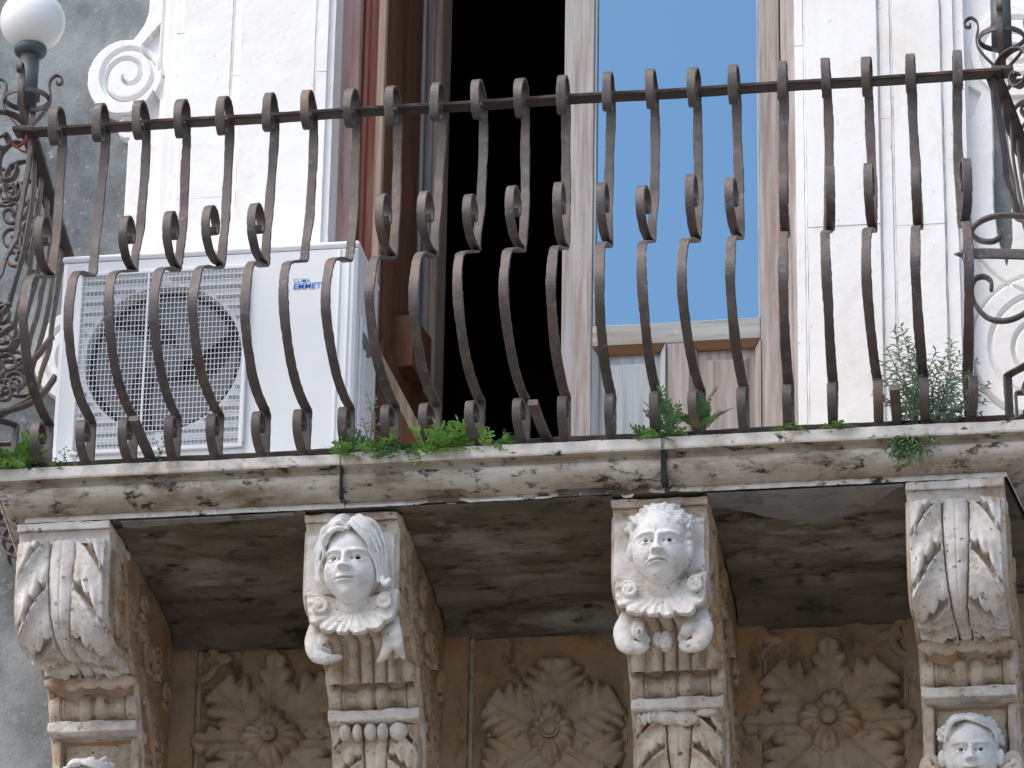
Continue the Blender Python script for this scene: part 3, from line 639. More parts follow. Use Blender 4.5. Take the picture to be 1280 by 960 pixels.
def place_bar(i, xb, xt, rz, y=YR, neck=True, base=True, tw=0, zrot=None, sy=1.0):
    b = bpy.data.objects.new('baluster', bars[i % 4]); link(b, rail)
    b.location = Vector((xb, y, .0)) - rail.location
    lean = math.atan2(xt - xb, ZTOP - ZB)
    b.rotation_mode = 'XYZ'
    b.matrix_local = Matrix.Translation(b.location) @ Matrix.Rotation(lean, 4, 'Y') @ Matrix.Rotation(rz, 4, 'Z') @ Matrix.Diagonal((1, sy, 1, 1))
    if base:
        c = bpy.data.objects.new('base_scroll', bs_me); link(c, b); c.rotation_euler = (0, 0, random.uniform(-.08, .08))
    if neck:
        c = bpy.data.objects.new('neck_scroll', ns_me); link(c, b)
        s_ = random.uniform(.92, 1.12); c.matrix_local = Matrix.Translation((0, 0, .606 * (1 - s_) + random.uniform(-.004, .004))) @ Matrix.Rotation(tw, 4, 'Z') @ Matrix.Diagonal((1, 1, s_, 1))
    return b
u_nl = {0:42,2:148,3:203,4:251,5:308,8:467.5,9:520,10:577,11:630,12:690,13:744,14:793,15:855,16:904,17:972,18:1031,19:1078,20:1137,21:1202}
random.seed(3)
for i in range(22):
    ub = u_bot[i] + (u_top[i] - u_bot[i]) * .43; resid = (u_bel[i] - ub) + (1607 - u_bel[i]) * .0765 * .298
    rz = resid / (470 * .298)
    place_bar(i, bx[i], tx[i], rz, neck=i not in no_neck, tw=((u_nl[i] + 6.5 - (u_bot[i] + (u_top[i] - u_bot[i]) * .70) + (1600 - u_nl[i]) * .0765 * .175) / (470 * .175) - rz) if i in u_nl else 0)
# side returns: the same bars turned outwards, along the splayed sides
YE = WALL - .06
for sgn, cb, ct in ((-1, CXL, TXL), (1, CXR, TXR)):
    for k in range(1, 7):
        t = k * .118; yy = YR + t; xx = cb + sgn * .13 * t; xt_ = ct + sgn * .13 * t
        place_bar(k + (3 if sgn > 0 else 0), xx, xt_, sgn * (PI / 2 + .13), y=yy, neck=(k % 3 != 2) if sgn < 0 else (k % 2 == 0), tw=random.uniform(-.1, .1))
    place_bar(2, cb, ct, sgn * PI / 4 * 1.0, neck=False, sy=1.25)
# rails
def beam(name, pts, wy, hz, mm='iron_rail', rag=.0006):
    pts = np.asarray(pts, float); n = max(2, int(np.linalg.norm(pts[1] - pts[0]) / .02)); P = pts[0] + (pts[1] - pts[0]) * np.linspace(0, 1, n)[:, None]
    dx = pts[1] - pts[0]; dx /= np.linalg.norm(dx); wv = np.cross(dx, [0, 0, 1]); P[:, 2] += .0012 * np.sin(P[:, 0] * 11)
    mb = MB(); mb.ribbon(P, wv, wy, hz, rag); return obj(name, mb, M[mm], rail)
TZ = ZTOP + .008
beam('top_rail', [(TXL - .02, YR - .020, TZ), (TXR + .02, YR - .020, TZ)], .046, .013)
beam('bottom_rail', [(CXL - .015, YR, .052), (CXR + .015, YR, .052)], .034, .018)
for sgn, cb, ct in ((-1, CXL, TXL), (1, CXR, TXR)):
    beam('top_rail', [(ct, YR, TZ - .002), (ct + sgn * .13 * (YE - YR), YE + .06, TZ - .002)], .046, .013)
    beam('bottom_rail', [(cb, YR + .02, .050), (cb + sgn * .13 * (YE - YR), YE + .06, .050)], .034, .016)
# stays: square stubs running forward off the bottom rail
for (uh, vh, ul, vl) in ((167, 523, 190, 576), (666, 503, 684, 550), (1118, 484, 1122, 532)):
    a = at(ul, vl, YR); p = at(uh, vh, YR - .19); mb = MB()
    mb.ribbon([a, (a * .5 + p * .5) - np.array([0, 0, .004]), p], (1, 0, 0), .027, .018, .0); obj('stay', mb, M['iron'], rail)
# corner braces and the scrolled infill right of the last bar
def flat_scroll(name, uv, y, th=.009, w=.022, k=6):
    pts = catmull([tuple(at(u, v, y)) for u, v in uv], k); mb = MB(); mb.ribbon(pts, (0, 1, 0), w, th, .0003); return obj(name, mb, M['iron'], rail)
YI = YR - .24
flat_scroll('infill_bar', [(1202, 318), (1240, 317), (1330, 320)], YI, .026, .012)
mb = MB(); e_ = at(1203, 318, YI); mb.tube([e_, e_ + [-.010, 0, .001], e_ + [-.022, 0, .002]], [.009, .007, .0015], 8); obj('bar_tip', mb, M['iron'], rail)
flat_scroll('infill_scroll', [(1248, 288), (1250, 296), (1240, 302), (1224, 300), (1215, 291), (1222, 279), (1245, 270), (1275, 270), (1300, 276), (1330, 292)], YI)
flat_scroll('infill_scroll', [(1239, 363), (1239, 352), (1230, 346), (1219, 349), (1215, 362), (1220, 382), (1236, 398), (1258, 401), (1280, 392), (1300, 372), (1310, 345)], YI)
# scroll work fixed against the left return
for (cu, cv, r0, a0, sg) in ((4, 222, 16, .5, 1), (9, 243, 15, 2.0, -1), (13, 268, 17, 3.8, 1), (15, 300, 18, 1.2, -1), (17, 322, 15, 4.2, 1), (-8, 395, 18, 1, 1), (4, 425, 16, 4, -1), (10, 455, 15, 2, 1), (6, 490, 17, 0, -1), (20, 478, 14, 3, 1)):
    sp = spiral(cu, cv, r0, 3.5, a0, sg * 1.5, 26); flat_scroll('side_scroll', [tuple(p) for p in sp], YR + .30, .007, .018, 2)
for (p) in ([(66, 420), (40, 452), (10, 470), (-15, 474)], [(70, 470), (48, 498), (15, 512), (-15, 516)]):
    flat_scroll('side_scroll', p, YR + .42, .012, .022)
for (uv) in ([(12, 176), (20, 184), (30, 178), (34, 170)], [(16, 180), (26, 188), (33, 190)]):
    pts = [tuple(at(u, v, YR - .05)) for u, v in uv]; mb = MB(); mb.ribbon(catmull(pts), (0, 1, 0), .014, .003); obj('rust_flake', mb, M['rust_thing'], rail)

# ------------------------------------------------------------------ lamps
def lamp(xc, vb, label):
    """xc: post axis; z0: top of the rail"""
    z0 = ZTOP + .02; t = empty('globe_lamp', (xc, YR, z0), label=label, cat='lamp')
    mb = MB(); mb.box((xc - .030, YR - .03, z0 - .004), (xc + .030, YR + .03, z0 + .008)); obj('base_plate', mb, M['iron'], t, bevel=.002)
    pz0, pz1 = z0 + .075, z0 + .258
    mb = MB(); mb.tube([(xc, YR, pz0), (xc, YR, pz1)], .028, 20); obj('post', mb, M['post_paint'], t, smooth=True, bevel=0)
    mb = MB(); mb.tube([(xc, YR, z0), (xc, YR, z0 + .10)], .009, 10); obj('spindle', mb, M['iron'], t, smooth=True)
    mb = MB(); pr = [(.0, -.012), (.030, -.012), (.044, -.006), (.047, .004), (.046, .012), (.040, .018), (.0, .018)]
    G = np.array([[(xc + r * math.cos(a), YR + r * math.sin(a), pz1 + z) for a in np.linspace(0, 2 * PI, 32, endpoint=False)] for r, z in pr]); mb.grid(G, closev=True); obj('collar', mb, M['post_paint'], t, smooth=True)
    mb = MB(); mb.ell((xc, YR, pz1 + .098), (.093, .093, .092), 40, 28); obj('globe', mb, M['globe'], t, smooth=True)
    a_ = np.linspace(0, 2 * PI, 40); rp = np.stack([xc + .062 * np.cos(a_), YR + .062 * np.sin(a_), np.full(40, z0 + .105)], 1)
    wv = np.tile([0, 0, 1.0], (40, 1)); mb = MB(); mb.ribbon(rp, wv, .016, .005); obj('hoop', mb, M['iron'], t)
    P = [(.008, .0), (.018, .018), (.045, .050), (.066, .085), (.068, .115), (.063, .140), (.066, .162), (.082, .176), (.098, .166), (.098, .150), (.086, .147), (.084, .156)]
    for k in range(4):
        a = k * PI / 2 + (0.0); pts = catmull(P, 5); c_, s_ = math.cos(a), math.sin(a)
        Q = np.stack([xc + pts[:, 0] * c_, YR + pts[:, 0] * s_, z0 + pts[:, 1]], 1); mb = MB(); mb.ribbon(Q, (-s_, c_, 0), .016, .005); obj('scroll_arm', mb, M['iron'], t)
lamp(AX(32, 152, YR), 152, 'white opal globe lamp on the left corner of the railing')
lamp(AX(1253, 78, YR), 78, 'lamp post in an iron hoop with scroll arms on the right corner of the railing')

# ------------------------------------------------------------------ carved stone heads
def gs(p, q, cp, cq, sp, sq, e=2): return np.exp(-np.abs((p - cp) / sp) ** e - np.abs((q - cq) / sq) ** e)
def head_mesh(style, off, rot, seed=0):
    """a carved stone head, eye level at the origin, looking along -Y"""
    a, b, c = {'A': (.076, .085, .112), 'B': (.074, .085, .107), 'C': (.068, .08, .100)}[style]
    nu, nv = 260, 190
    th = np.linspace(.002, PI - .002, nv); ph = np.linspace(0, 2 * PI, nu, endpoint=False)
    sx = np.outer(np.sin(th), np.sin(ph)); sy = -np.outer(np.sin(th), np.cos(ph)); sz = np.outer(np.cos(th), np.ones(nu))
    sx = np.sign(sx) * np.abs(sx) ** .93
    q = sz; jaw = 1 - .20 * sm(.35, 1.0, -q) + .07 * gs(0 * q, q, 0, -.35, 1, .35)
    x = a * sx * jaw; z = c * sz; y = b * sy * (1 + .05 * sm(.3, 1, -q)); p = sx * jaw
    front = sm(.05, .45, -sy); ap = np.abs(p)
    ex, eq = {'A': (.47, .0), 'B': (.455, .0), 'C': (.42, .0)}[style]
    h = np.zeros_like(x)
    h += .006 * gs(p, q, 0, .42, .75, .28)                                # forehead
    h += .0100 * gs(ap, q, ex - .02, .165 - .06 * (ap - ex) ** 2, .30, .050)  # brow ridge
    h -= .0150 * gs(ap, q, ex - .02, .02, .27, .105, 2.4)                   # eye socket
    h -= .006 * gs(ap, q, .20, .02, .09, .11)                             # inner corner
    h += .0120 * gs(ap, q, ex, 0, .19, .105, 2.2)                         # eyeball
    lid = q - (.080 - 1.3 * (ap - ex) ** 2); h += .0058 * np.exp(-(lid / .018) ** 2) * (1 - sm(.22, .30, np.abs(ap - ex)))
    lid = q - (-.075 + 1.1 * (ap - ex) ** 2); h += .0042 * np.exp(-(lid / .017) ** 2) * (1 - sm(.20, .28, np.abs(ap - ex)))
    pr = {'A': .098, 'B': .078, 'C': .085}[style]
    h -= .030 * (1 - sm(.72, 1.05, np.hypot(ap - ex + .01, (q - .0) * c / a) / pr))   # drilled pupil
    h -= .016 * (1 - sm(.6, 1.1, np.hypot(ap - (ex - .23), (q + .005) * c / a) / .048))   # tear duct
    ns = {'A': 1.08, 'B': .92, 'C': .95}[style]
    nq = {'A': -.235, 'B': -.26, 'C': -.25}[style]
    t = np.clip((.13 - q) / (.13 - nq), 0, 1); nw = (.085 + .085 * t ** 1.5) * ns
    h += (.007 + .024 * t ** 1.1) * ns * np.exp(-(ap / nw) ** 2.2) * sm(.22, .08, q) * sm(nq - .10, nq + .02, q)
    h += .0105 * ns * gs(ap, q, .15 * ns, nq - .012, .082, .050)              # wings
    h += .009 * ns * gs(p, q, 0, nq + .005, .12, .065)
    h -= .010 * gs(ap, q, .085 * ns, nq - .052, .040, .022)               # nostrils
    h += .007 * gs(p, q, 0, -.47, .36, .15)                               # muzzle
    mq = {'A': -.475, 'B': -.48, 'C': -.50}[style]; mw = {'A': .29, 'B': .31, 'C': .26}[style]
    arc = {'A': -.010, 'B': -.05, 'C': .02}[style]
    mq_ = mq + arc * (p / mw) ** 2
    h += .0080 * gs(p, q - mq_, 0, .040, mw, .030) + .0092 * gs(p, q - mq_, 0, -.044, mw * .8, .032)
    h -= .0230 * np.exp(-np.abs((q - mq_) / .018) ** 2) * np.exp(-np.abs(p / mw) ** 5)
    h -= .003 * gs(ap, q, mw + .06, mq, .06, .05) + .004 * gs(p, q, 0, mq - .115, .26, .035)
    h += .0075 * gs(p, q, 0, -.78, .26, .11) + .004 * gs(ap, q, .52, -.33, .26, .2)
    h -= .0022 * np.exp(-((ap - .26 - .35 * (-.25 - q)) / .03) ** 2) * sm(-.2, -.28, q) * sm(-.52, -.42, q)
    if style == 'B': h += .003 * gs(ap, q, .35, .22, .2, .05); h -= .002 * gs(p, q, 0, .24, .05, .1)
    n_ = np.stack([sx * .55, sy, sz * .35], -1); n_ /= np.linalg.norm(n_, axis=-1, keepdims=True)
    P = np.stack([x, y, z], -1) + n_ * (h * front)[..., None]
    EYES = []
    for sg in (-1, 1):
        m_ = np.where(front > .5, (p - sg * ex) ** 2 + (q * c / a) ** 2, 9); k = np.unravel_index(np.argmin(m_), m_.shape); EYES.append(P[k] + np.array([0, -.015, 0]))
    mb = MB(); mb.grid(P, closev=True); mb.f.append(tuple(range(nu))); mb.f.append(tuple((nv - 1) * nu + j for j in range(nu))[::-1])
    random.seed(seed)
    # neck and back of the head, buried in the corbel
    mb.ell((0, .055, -.045), (.06, .07, .11))
    R = random.uniform
    HS = .78 if style == 'A' else .86
    def lock(pts, r0, r1=None, k=5, flat=.75):
        C = catmull(pts, k); t = np.linspace(0, 1, len(C)); r = r0 + ((r1 if r1 else r0 * .45) - r0) * t
        r = r * (.55 + .45 * np.sin(np.clip(t * 1.15, 0, 1) * PI * .85 + .35)); mb.tube(C, np.maximum(r * HS, .002), 10)
    if style == 'A':
        mb.ell((0, .025, .035), (.084, .075, .092), 40, 30)
        for sg in (-1, 1):
            for k in range(9):
                f = k / 8; wv_ = .007 * math.sin(k * 1.9 + sg)
                pts = [(sg * .004, -.074 + .075 * f, .080 + .046 * f ** .8), (sg * (.018 + .006 * f), -.088 + .07 * f, .086 + .042 * f ** .8 + wv_), (sg * (.040 + .010 * f), -.088 + .058 * f, .070 + .046 * f),
                       (sg * (.058 + .016 * f) + wv_ * .5, -.076 + .05 * f, .048 + .046 * f - wv_ * 1.3), (sg * (.068 + .022 * f) - wv_ * .8, -.060 + .04 * f, .016 + .035 * f),
                       (sg * (.078 + .019 * f), -.046 + .03 * f, -.016 + .018 * f), (sg * (.078 + .021 * f), -.036 + .026 * f, -.048 + .008 * f - .014 * (sg > 0))]
                pts = [(x_ + R(-.002, .002), y_, z_) for x_, y_, z_ in pts]
                lock(pts, .0112 if k % 2 == 0 else .0085, .006)
        mb.tube(catmull([(.088, -.028, -.045), (.096, -.034, -.066), (.108, -.034, -.062), (.106, -.034, -.052)]), .008, 8)
    elif style == 'B':
        mb.ell((0, .025, .030), (.088, .078, .090), 40, 30)
        for k in range(150):
            th_, ph_ = R(.05, 1.25), R(-2.0, 2.0); zz = math.cos(th_)
            P_ = np.array([.084 * math.sin(th_) * math.sin(ph_), .015 - .080 * math.sin(th_) * math.cos(ph_), .026 + .086 * zz])
            if P_[2] < .052 + .018 * math.cos(P_[0] * 40) and abs(P_[0]) < .064: continue
            r_ = R(.009, .016); mb.ell(P_, (r_ * R(.8, 1.7), r_ * .8, r_ * .75), 10, 7, np.array(Matrix.Rotation(R(-1, 1), 3, 'Y')))
        for k in range(12):
            z_ = R(-.004, .060); r_ = R(.008, .012); mb.ell((.077, -.022 + R(-.012, .03), z_), (r_, r_, r_ * R(.9, 1.4)), 10, 7)
        for sg in (-1, 1): mb.ell((sg * .078, -.018, -.012), (.012, .018, .026))
    else:
        mb.ell((0, .03, .024), (.075, .075, .080), 40, 30)
        for k in range(120):
            th_, ph_ = R(.05, 1.35), R(-2.0, 2.0); zz = math.cos(th_)
            P_ = np.array([.077 * math.sin(th_) * math.sin(ph_), .018 - .078 * math.sin(th_) * math.cos(ph_), .022 + .080 * zz])
            if P_[2] < .056 and abs(P_[0]) < .052: continue
            r_ = R(.008, .015); mb.ell(P_, (r_ * R(.9, 2.0), r_ * .8, r_ * .75), 10, 7, np.array(Matrix.Rotation(R(-1, 1), 3, 'Y')))
        for sx_ in (-1, 1):
            for k in range(4):
                f = k / 3; lock([(-.014, -.062 + .03 * f, .088 + .012 * f), (-.014 + sx_ * .030, -.072 + .03 * f, .078 + .016 * f), (sx_ * .058, -.056 + .03 * f, .056 + .018 * f), (sx_ * .070, -.044 + .03 * f, .026 + .012 * f)], .0095)
        for sg in (-1, 1): mb.ell((sg * .077, -.012, -.012), (.012, .016, .024))
    R3 = np.array(Matrix.Rotation(rot[2], 3, 'Z') @ Matrix.Rotation(rot[0], 3, 'X') @ Matrix.Rotation(rot[1], 3, 'Y'))
    mb.v = [V @ R3.T + np.asarray(off) for V in mb.v]; mb.eyes = [e_ @ R3.T + np.asarray(off) for e_ in EYES]
    return mb
def pupils(hm, t, r=.0062):  # black disc in each eye hole: the hole's shade, with some dirt, as colour
    for e_ in hm.eyes: mb = MB(); mb.ell(e_, (r, .003, r), 12, 8); obj('pupil_shade_disc', mb, M['joint_hole_dark'], t, smooth=True)

def leaf_mesh(name, L, W, n, H=.032, notch=.40, tipcurl=.01, nu=64, nv=19, sweep=.35, power=.75, mat_='relief'):
    u = np.linspace(0, 1, nu)[:, None]; v = np.linspace(-1, 1, nv)[None, :]; av = np.abs(v)
    env = np.sin(PI * np.clip(u * .97 + .02, 0, 1) ** power) ** .55; lob = np.abs(np.sin(PI * n * u)) ** .42
    hw = W * env * ((1 - notch) + notch * lob); y = L * u + sweep * hw * av ** 1.5; x = v * hw
    h = H * (1 - av ** 5) * (.62 + .38 * av ** 1.6) * (.60 + .40 * np.sin(PI * u)) + .012 * sm(.80, 1.0, u) * (1 - av ** 2) + .0065 * np.cos(2 * PI * n * u + PI) * av - .010 * np.exp(-(v / .06) ** 2) * sm(0, .1, u) + tipcurl * u ** 2
    h = np.where(av > .97, -.012, h)
    P = np.stack([x + 0 * y, -h + 0 * x, y + 0 * x], -1); V = P.reshape(-1, 3); V = V + vnoise(V * 60)[:, None] * .0012
    me = MB().grid(V.reshape(P.shape)).mesh(name, True); me.materials.append(M[mat_]); return me
DROP = leaf_mesh('hanging_leaf', .21, .062, 2, .040, .22, .06, mat_='carved_white', nu=40, nv=17)
CHEEK = leaf_mesh('leaf', .16, .045, 4, .022, .42, mat_='side_relief', nu=40, nv=15)
# ------------------------------------------------------------------ corbels
PROF_A = catmull([(.098,-.158),(.094,-.22),(.096,-.30),(.110,-.362),(.145,-.404),(.20,-.422),(.27,-.414),(.34,-.400),(.41,-.398),(.465,-.408)], 26)
PROF_M = catmull([(.128,-.150),(.126,-.22),(.126,-.29),(.134,-.335),(.17,-.362),(.27,-.358),(.375,-.345),(.425,-.358),(.444,-.390),(.455,-.430),(.462,-.462)], 22)
def prof_frame(P):
    T = np.gradient(P, axis=0); T /= np.linalg.norm(T, axis=1)[:, None]; N = np.stack([T[:, 1], -T[:, 0]], 1)   # outward = towards the street / down
    s_ = np.concatenate([[0], np.cumsum(np.linalg.norm(np.diff(P, axis=0), axis=1))]); return N, s_ / s_[-1]
def sweep_relief(P, hw, hfun, seed, skirt=.012, nx=141):
    N, s_ = prof_frame(P); t = np.linspace(-1, 1, nx); Sg, Tg = np.meshgrid(s_, t, indexing='ij'); H = hfun(Sg, Tg)
    q = np.stack([np.broadcast_to(Tg * hw, Sg.shape), P[:, 0][:, None] + N[:, 0][:, None] * H, P[:, 1][:, None] + N[:, 1][:, None] * H], -1)
    V = q.reshape(-1, 3); V = V + vnoise(V * 60 + seed)[:, None] * .0014; q = V.reshape(q.shape)
    L = q[:, :1].copy(); Rr = q[:, -1:].copy()
    for E_ in (L, Rr): E_[..., 1] = P[:, 0][:, None] - N[:, 0][:, None] * skirt; E_[..., 2] = P[:, 1][:, None] - N[:, 1][:, None] * skirt
    return MB().grid(np.concatenate([L, q, Rr], 1))
def h_acanthus(Sg, Tg):
    w_ = np.abs(Tg); rib = .27 - .13 * sm(.1, .62, Sg); g_ = .030
    h = np.where(w_ < rib, .006 + .016 * np.sqrt(np.clip(1 - (w_ / rib) ** 2, 0, 1)) - .003 * np.exp(-(w_ / .02) ** 2), 0)
    ww = np.clip((w_ - rib - g_) / (1 - rib - g_), 0, 1)
    T_ = .235; e = (Sg - .20 * ww ** 1.35 - .02 + .25) / T_; x_ = e % 1.0
    xs = .70 + .13 * np.abs(np.sin(ww * PI * 3.3 + .5)) ** .8
    win = sm(.02, .10, ww) * (1 - sm(.66, .84, ww)); hol = sm(xs - .022, xs + .022, x_) * (1 - sm(.955, 1.0, x_)) * win
    body = .012 + .012 * np.exp(-(x_ / .16) ** 2) + .012 * np.exp(-((1 - x_) / .045) ** 2) + .006 * sm(.3, .7, x_) + .009 * np.sin(ww * PI)
    body = body + .0030 * np.cos(ww * PI * 6.6 + PI + 1.0) * sm(.35, .7, x_) * (1 - sm(.7, .8, x_))
    notch = sm(.80, .84, x_) * (1 - sm(.90, .97, x_)) * sm(.78, .92, ww)
    leaf = body * (1 - hol) + (-.012) * hol - .018 * notch
    edge = sm(1.0, .95, w_)
    h = np.where(w_ > rib + g_, leaf * edge - .004 * (1 - edge), h)
    h = np.where((w_ >= rib) & (w_ <= rib + g_), -.012, h)
    return h * sm(1.02, .93, Sg)
def h_flutes(Sg, Tg):
    h = np.zeros_like(Sg)
    for c_, wd in ((-.82, .17), (-.40, .13), (-.10, .14), (.20, .13), (.46, .10), (.83, .16)):
        h = np.maximum(h, .024 * np.sqrt(np.clip(1 - ((Tg - c_) / wd) ** 2, 0, 1)))
    return h * sm(.36, .46, Sg) + .004 * (Sg < .42)
def side_foliage(sx, seed):
    """foliage on one cheek of a corbel, in (Y,Z) order along its S curve"""
    mb = MB(); random.seed(seed); x0 = sx * CW / 2
    def blob(y, z, ry, rz, ang, rx=.012):
        c_, s_ = math.cos(ang), math.sin(ang); rot = [[1, 0, 0], [0, c_, -s_], [0, s_, c_]]; mb.ell((x0 - sx * .002, y, z), (rx, ry, rz), 14, 9, rot)
    blob(.195, -.225, .016, .075, .05, .016); blob(.225, -.34, .02, .05, .5, .012)
    path = catmull([(.26, -.14), (.30, -.24), (.33, -.33), (.40, -.40), (.50, -.42), (.60, -.46), (.68, -.55), (.74, -.66), (.78, -.8)], 8)
    mb.tube([(x0, p[0], p[1]) for p in path], .010, 8)
    for cy_, cz_, r_ in ((.60, -.30, .060), (.80, -.34, .045), (.50, -.19, .040)):
        sp = spiral(cy_, cz_, r_, .008, random.uniform(0, 6), 1.4, 26); mb.tube([(x0, p[0], p[1]) for p in sp], .010, 7)
    return mb
def scroll_roll(y, z, r, hw):
    hp = [(0,.74),(.035,.78),(.055,1.0),(.10,1.08),(.24,1.08),(.30,1.0),(.315,.86),(.345,.84),(.355,.74),(.44,.68),(.56,.72),(.66,.80),(.675,.92),(.71,.92),(.715,.82),(.735,.82),(.75,1.02),(.78,1.08),(.97,1.05),(1,1.0),(1,0)]; pr = [(-a, b) for a, b in hp[::-1]] + hp
    a_ = np.linspace(0, 2 * PI, 28, endpoint=False)
    G = np.array([[(t * hw, y + r * k * math.cos(a), z + r * k * math.sin(a)) for a in a_] for t, k in pr]); V = G.reshape(-1, 3); V = V + vnoise(V * 70)[:, None] * .0010
    return MB().grid(V.reshape(G.shape), closev=True)
def shift_x(mb, dx): mb.v = [V + np.array([dx, 0, 0]) for V in mb.v]; return mb
def soft_box(a, b, seed, off, mm, vox=.0035, amp=.0045):
    me = fuse(rough_box(a, b, .008, amp, seed), vox, off, .0012, 70, 3, seed); me.materials.append(mm); return me
def corbel(xc, kind, label, seed, lower):
    t = empty('carved_corbel', (xc, WALL, -.10), label=label, cat='corbel', group='carved corbels under the balcony')
    hw = CW / 2; P = PROF_A if kind == 'leaf' else PROF_M; wy = WALL + .02
    # core
    low = [(.53, -.535), (.575, -.556), (.592, -.60), (.60, -.75), (.63, -.95), (.72, -1.15), (wy, -1.2)]
    poly = [(wy, -.09), (P[0][0] + .012, -.09), (P[0][0] + .012, P[0][1])] + [(p[0] + .010, p[1] + .010) for p in P[10:-6:6]] + [(.50, -.45), (.53, -.50)] + low
    mb = MB(); mb.prism([(a, b) for a, b in poly], 'x', xc - hw + .006, xc + hw - .006); obj('core', mb, M['side_relief'], t)
    for sx in (-1, 1):        # raised lip that follows the S curve of each cheek, then the foliage
        ed = [(p[0] + .008, p[1] + .006) for p in P[::6]] + [(.51, -.48), (.535, -.53), (.585, -.60), (.60, -.75), (.63, -.95)]
        mb = MB(); mb.tube([(xc + sx * (hw - .004), a, b) for a, b in ed], .0105, 8); obj('edge_lip', mb, M['roll'], t, smooth=True)
        mb = shift_x(side_foliage(sx, seed + (sx > 0)), xc); me = fuse(mb, .0032, wpos(t), .0012, 60, 1, seed); me.materials.append(M['side_relief']); obj('cheek_foliage', me, None, t)
        for (ly, lz, la, ls) in ((.24, -.17, 2.9, .62), (.27, -.30, 2.3, .66), (.36, -.20, 2.6, .70), (.36, -.36, 1.9, .72), (.50, -.36, 2.5, .75), (.47, -.24, 1.9, .62), (.62, -.42, 2.6, .85), (.72, -.22, 3.4, .8), (.63, -.56, 2.9, .9), (.78, -.48, 3.3, .9), (.70, -.72, 3.0, .9), (.84, -.66, 3.3, .9)):
            o = bpy.data.objects.new('leaf', CHEEK); link(o, t)
            o.matrix_local = Matrix.Translation((sx * (hw - .008), ly - WALL, lz + .10)) @ Matrix.Rotation(sx * PI / 2, 4, 'Z') @ Matrix.Rotation(la * sx, 4, 'Y') @ Matrix.Scale(ls, 4)
    # abacus of two courses
    y0 = P[0][0]
    o = obj('abacus', soft_box((xc - hw - .005, y0 - .024, -.1280), (xc + hw + .005, y0 + .22, -.1015), seed, wpos(t), M['roll'] if kind != 'leaf' else M['carved_white']), None, t)
    mb = MB(); n = 8; pp = [(y0 - .016 + .016 * math.sin(a), -.1285 - .030 * (1 - math.cos(a))) for a in np.linspace(0, PI / 2, n)]
    mb.prism([(y0 + .20, -.1285)] + pp + [(y0 + .20, pp[-1][1])], 'x', xc - hw - .001, xc + hw + .001); obj('abacus_moulding', mb, M['carved_white'] if kind == 'leaf' else M['roll'], t)
    if kind == 'leaf':
        mb = shift_x(sweep_relief(P, hw - .002, h_acanthus, seed), xc); obj('acanthus_leaf', mb, M['carved_white'], t, smooth=True)
        mb = MB()
        for k, x in enumerate((-.098, -.055, 0, .055, .098)): mb.ell((xc + x, .445 + .006 * (k % 2), -.428), (.034, .024, .019 + .004 * (k % 2)), 16, 10)
        for x in (-.10, .10):
            sp = spiral(.45, -.426, .024, .006, 2, 1.3, 20); mb.tube([(xc + x, p[0], p[1]) for p in sp], .009, 8)
        me = fuse(mb, .003, wpos(t), .002, 60, 1, seed); me.materials.append(M['roll']); obj('curled_tip', me, None, t)
    else:
        mb = shift_x(sweep_relief(P, hw - .002, h_flutes, seed, nx=161), xc); obj('fluted_shaft', mb, M['roll'], t, smooth=True)
        mb = MB(); mb2 = soft_box((xc - hw + .003, .110, -.337), (xc + hw - .003, .16, -.1595), seed + 3, wpos(t), M['carved_white']); obj('back_plate', mb2, None, t)
    mb = shift_x(scroll_roll(.530, -.478, .043, hw - .001), xc); obj('scroll_roll', mb, M['roll'], t, smooth=True)
    obj('ledge', soft_box((xc - hw - .003, .486, -.5575), (xc + hw + .003, .62, -.5245), seed + 5, wpos(t), M['carved_white']), None, t)
    if lower == 'tongues':
        for k, (x, r_) in enumerate(((-.082, .017), (-.048, .014), (-.012, .018), (.022, .016), (.066, .026))):
            mb = MB(); mb.ell((xc + x, .520, -.580), (r_, .026, .026), 16, 12); obj('tongue', mb, M['carved_white'], t, smooth=True)
    if lower in ('tongues', 'bow'):
        Q = catmull([(.545, -.557), (.552, -.62), (.560, -.72), (.58, -.85), (.62, -.95)], 30); mb = shift_x(sweep_relief(Q, hw - .004, h_acanthus, seed + 9), xc); obj('lower_leaf', mb, M['roll'], t, smooth=True)
    if lower == 'bow':
        mb = MB()
        for k in range(5): mb.ell((xc - .105 + .014 * k, .516, -.578 + .004 * k), (.0075, .015, .020), 10, 8)
        mb.ell((xc - .03, .520, -.572), (.035, .02, .020)); mb.ell((xc + .02, .520, -.574), (.034, .02, .024)); mb.ell((xc + .08, .516, -.562), (.034, .02, .012))
        me = fuse(mb, .0025, wpos(t), .001, 60, 1, 2); me.materials.append(M['carved_white']); obj('knotted_ribbon', me, None, t)
    if lower == 'head':
        for sx in (-1, 1):
            o = obj('niche_side', soft_box((xc + sx * hw - (.028 if sx > 0 else 0), .545, -1.0), (xc + sx * hw + (.028 if sx < 0 else 0), .60, -.556), seed + sx, wpos(t), M['roll'], .004), None, t)
        obj('niche_back', soft_box((xc - hw + .03, .578, -1.0), (xc + hw - .03, .62, -.558), seed + 7, wpos(t), M['roll'], .004), None, t)
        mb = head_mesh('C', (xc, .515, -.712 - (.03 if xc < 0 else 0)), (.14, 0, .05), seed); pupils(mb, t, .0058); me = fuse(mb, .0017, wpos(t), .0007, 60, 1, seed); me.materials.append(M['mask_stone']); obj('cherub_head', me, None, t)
        mb = MB()
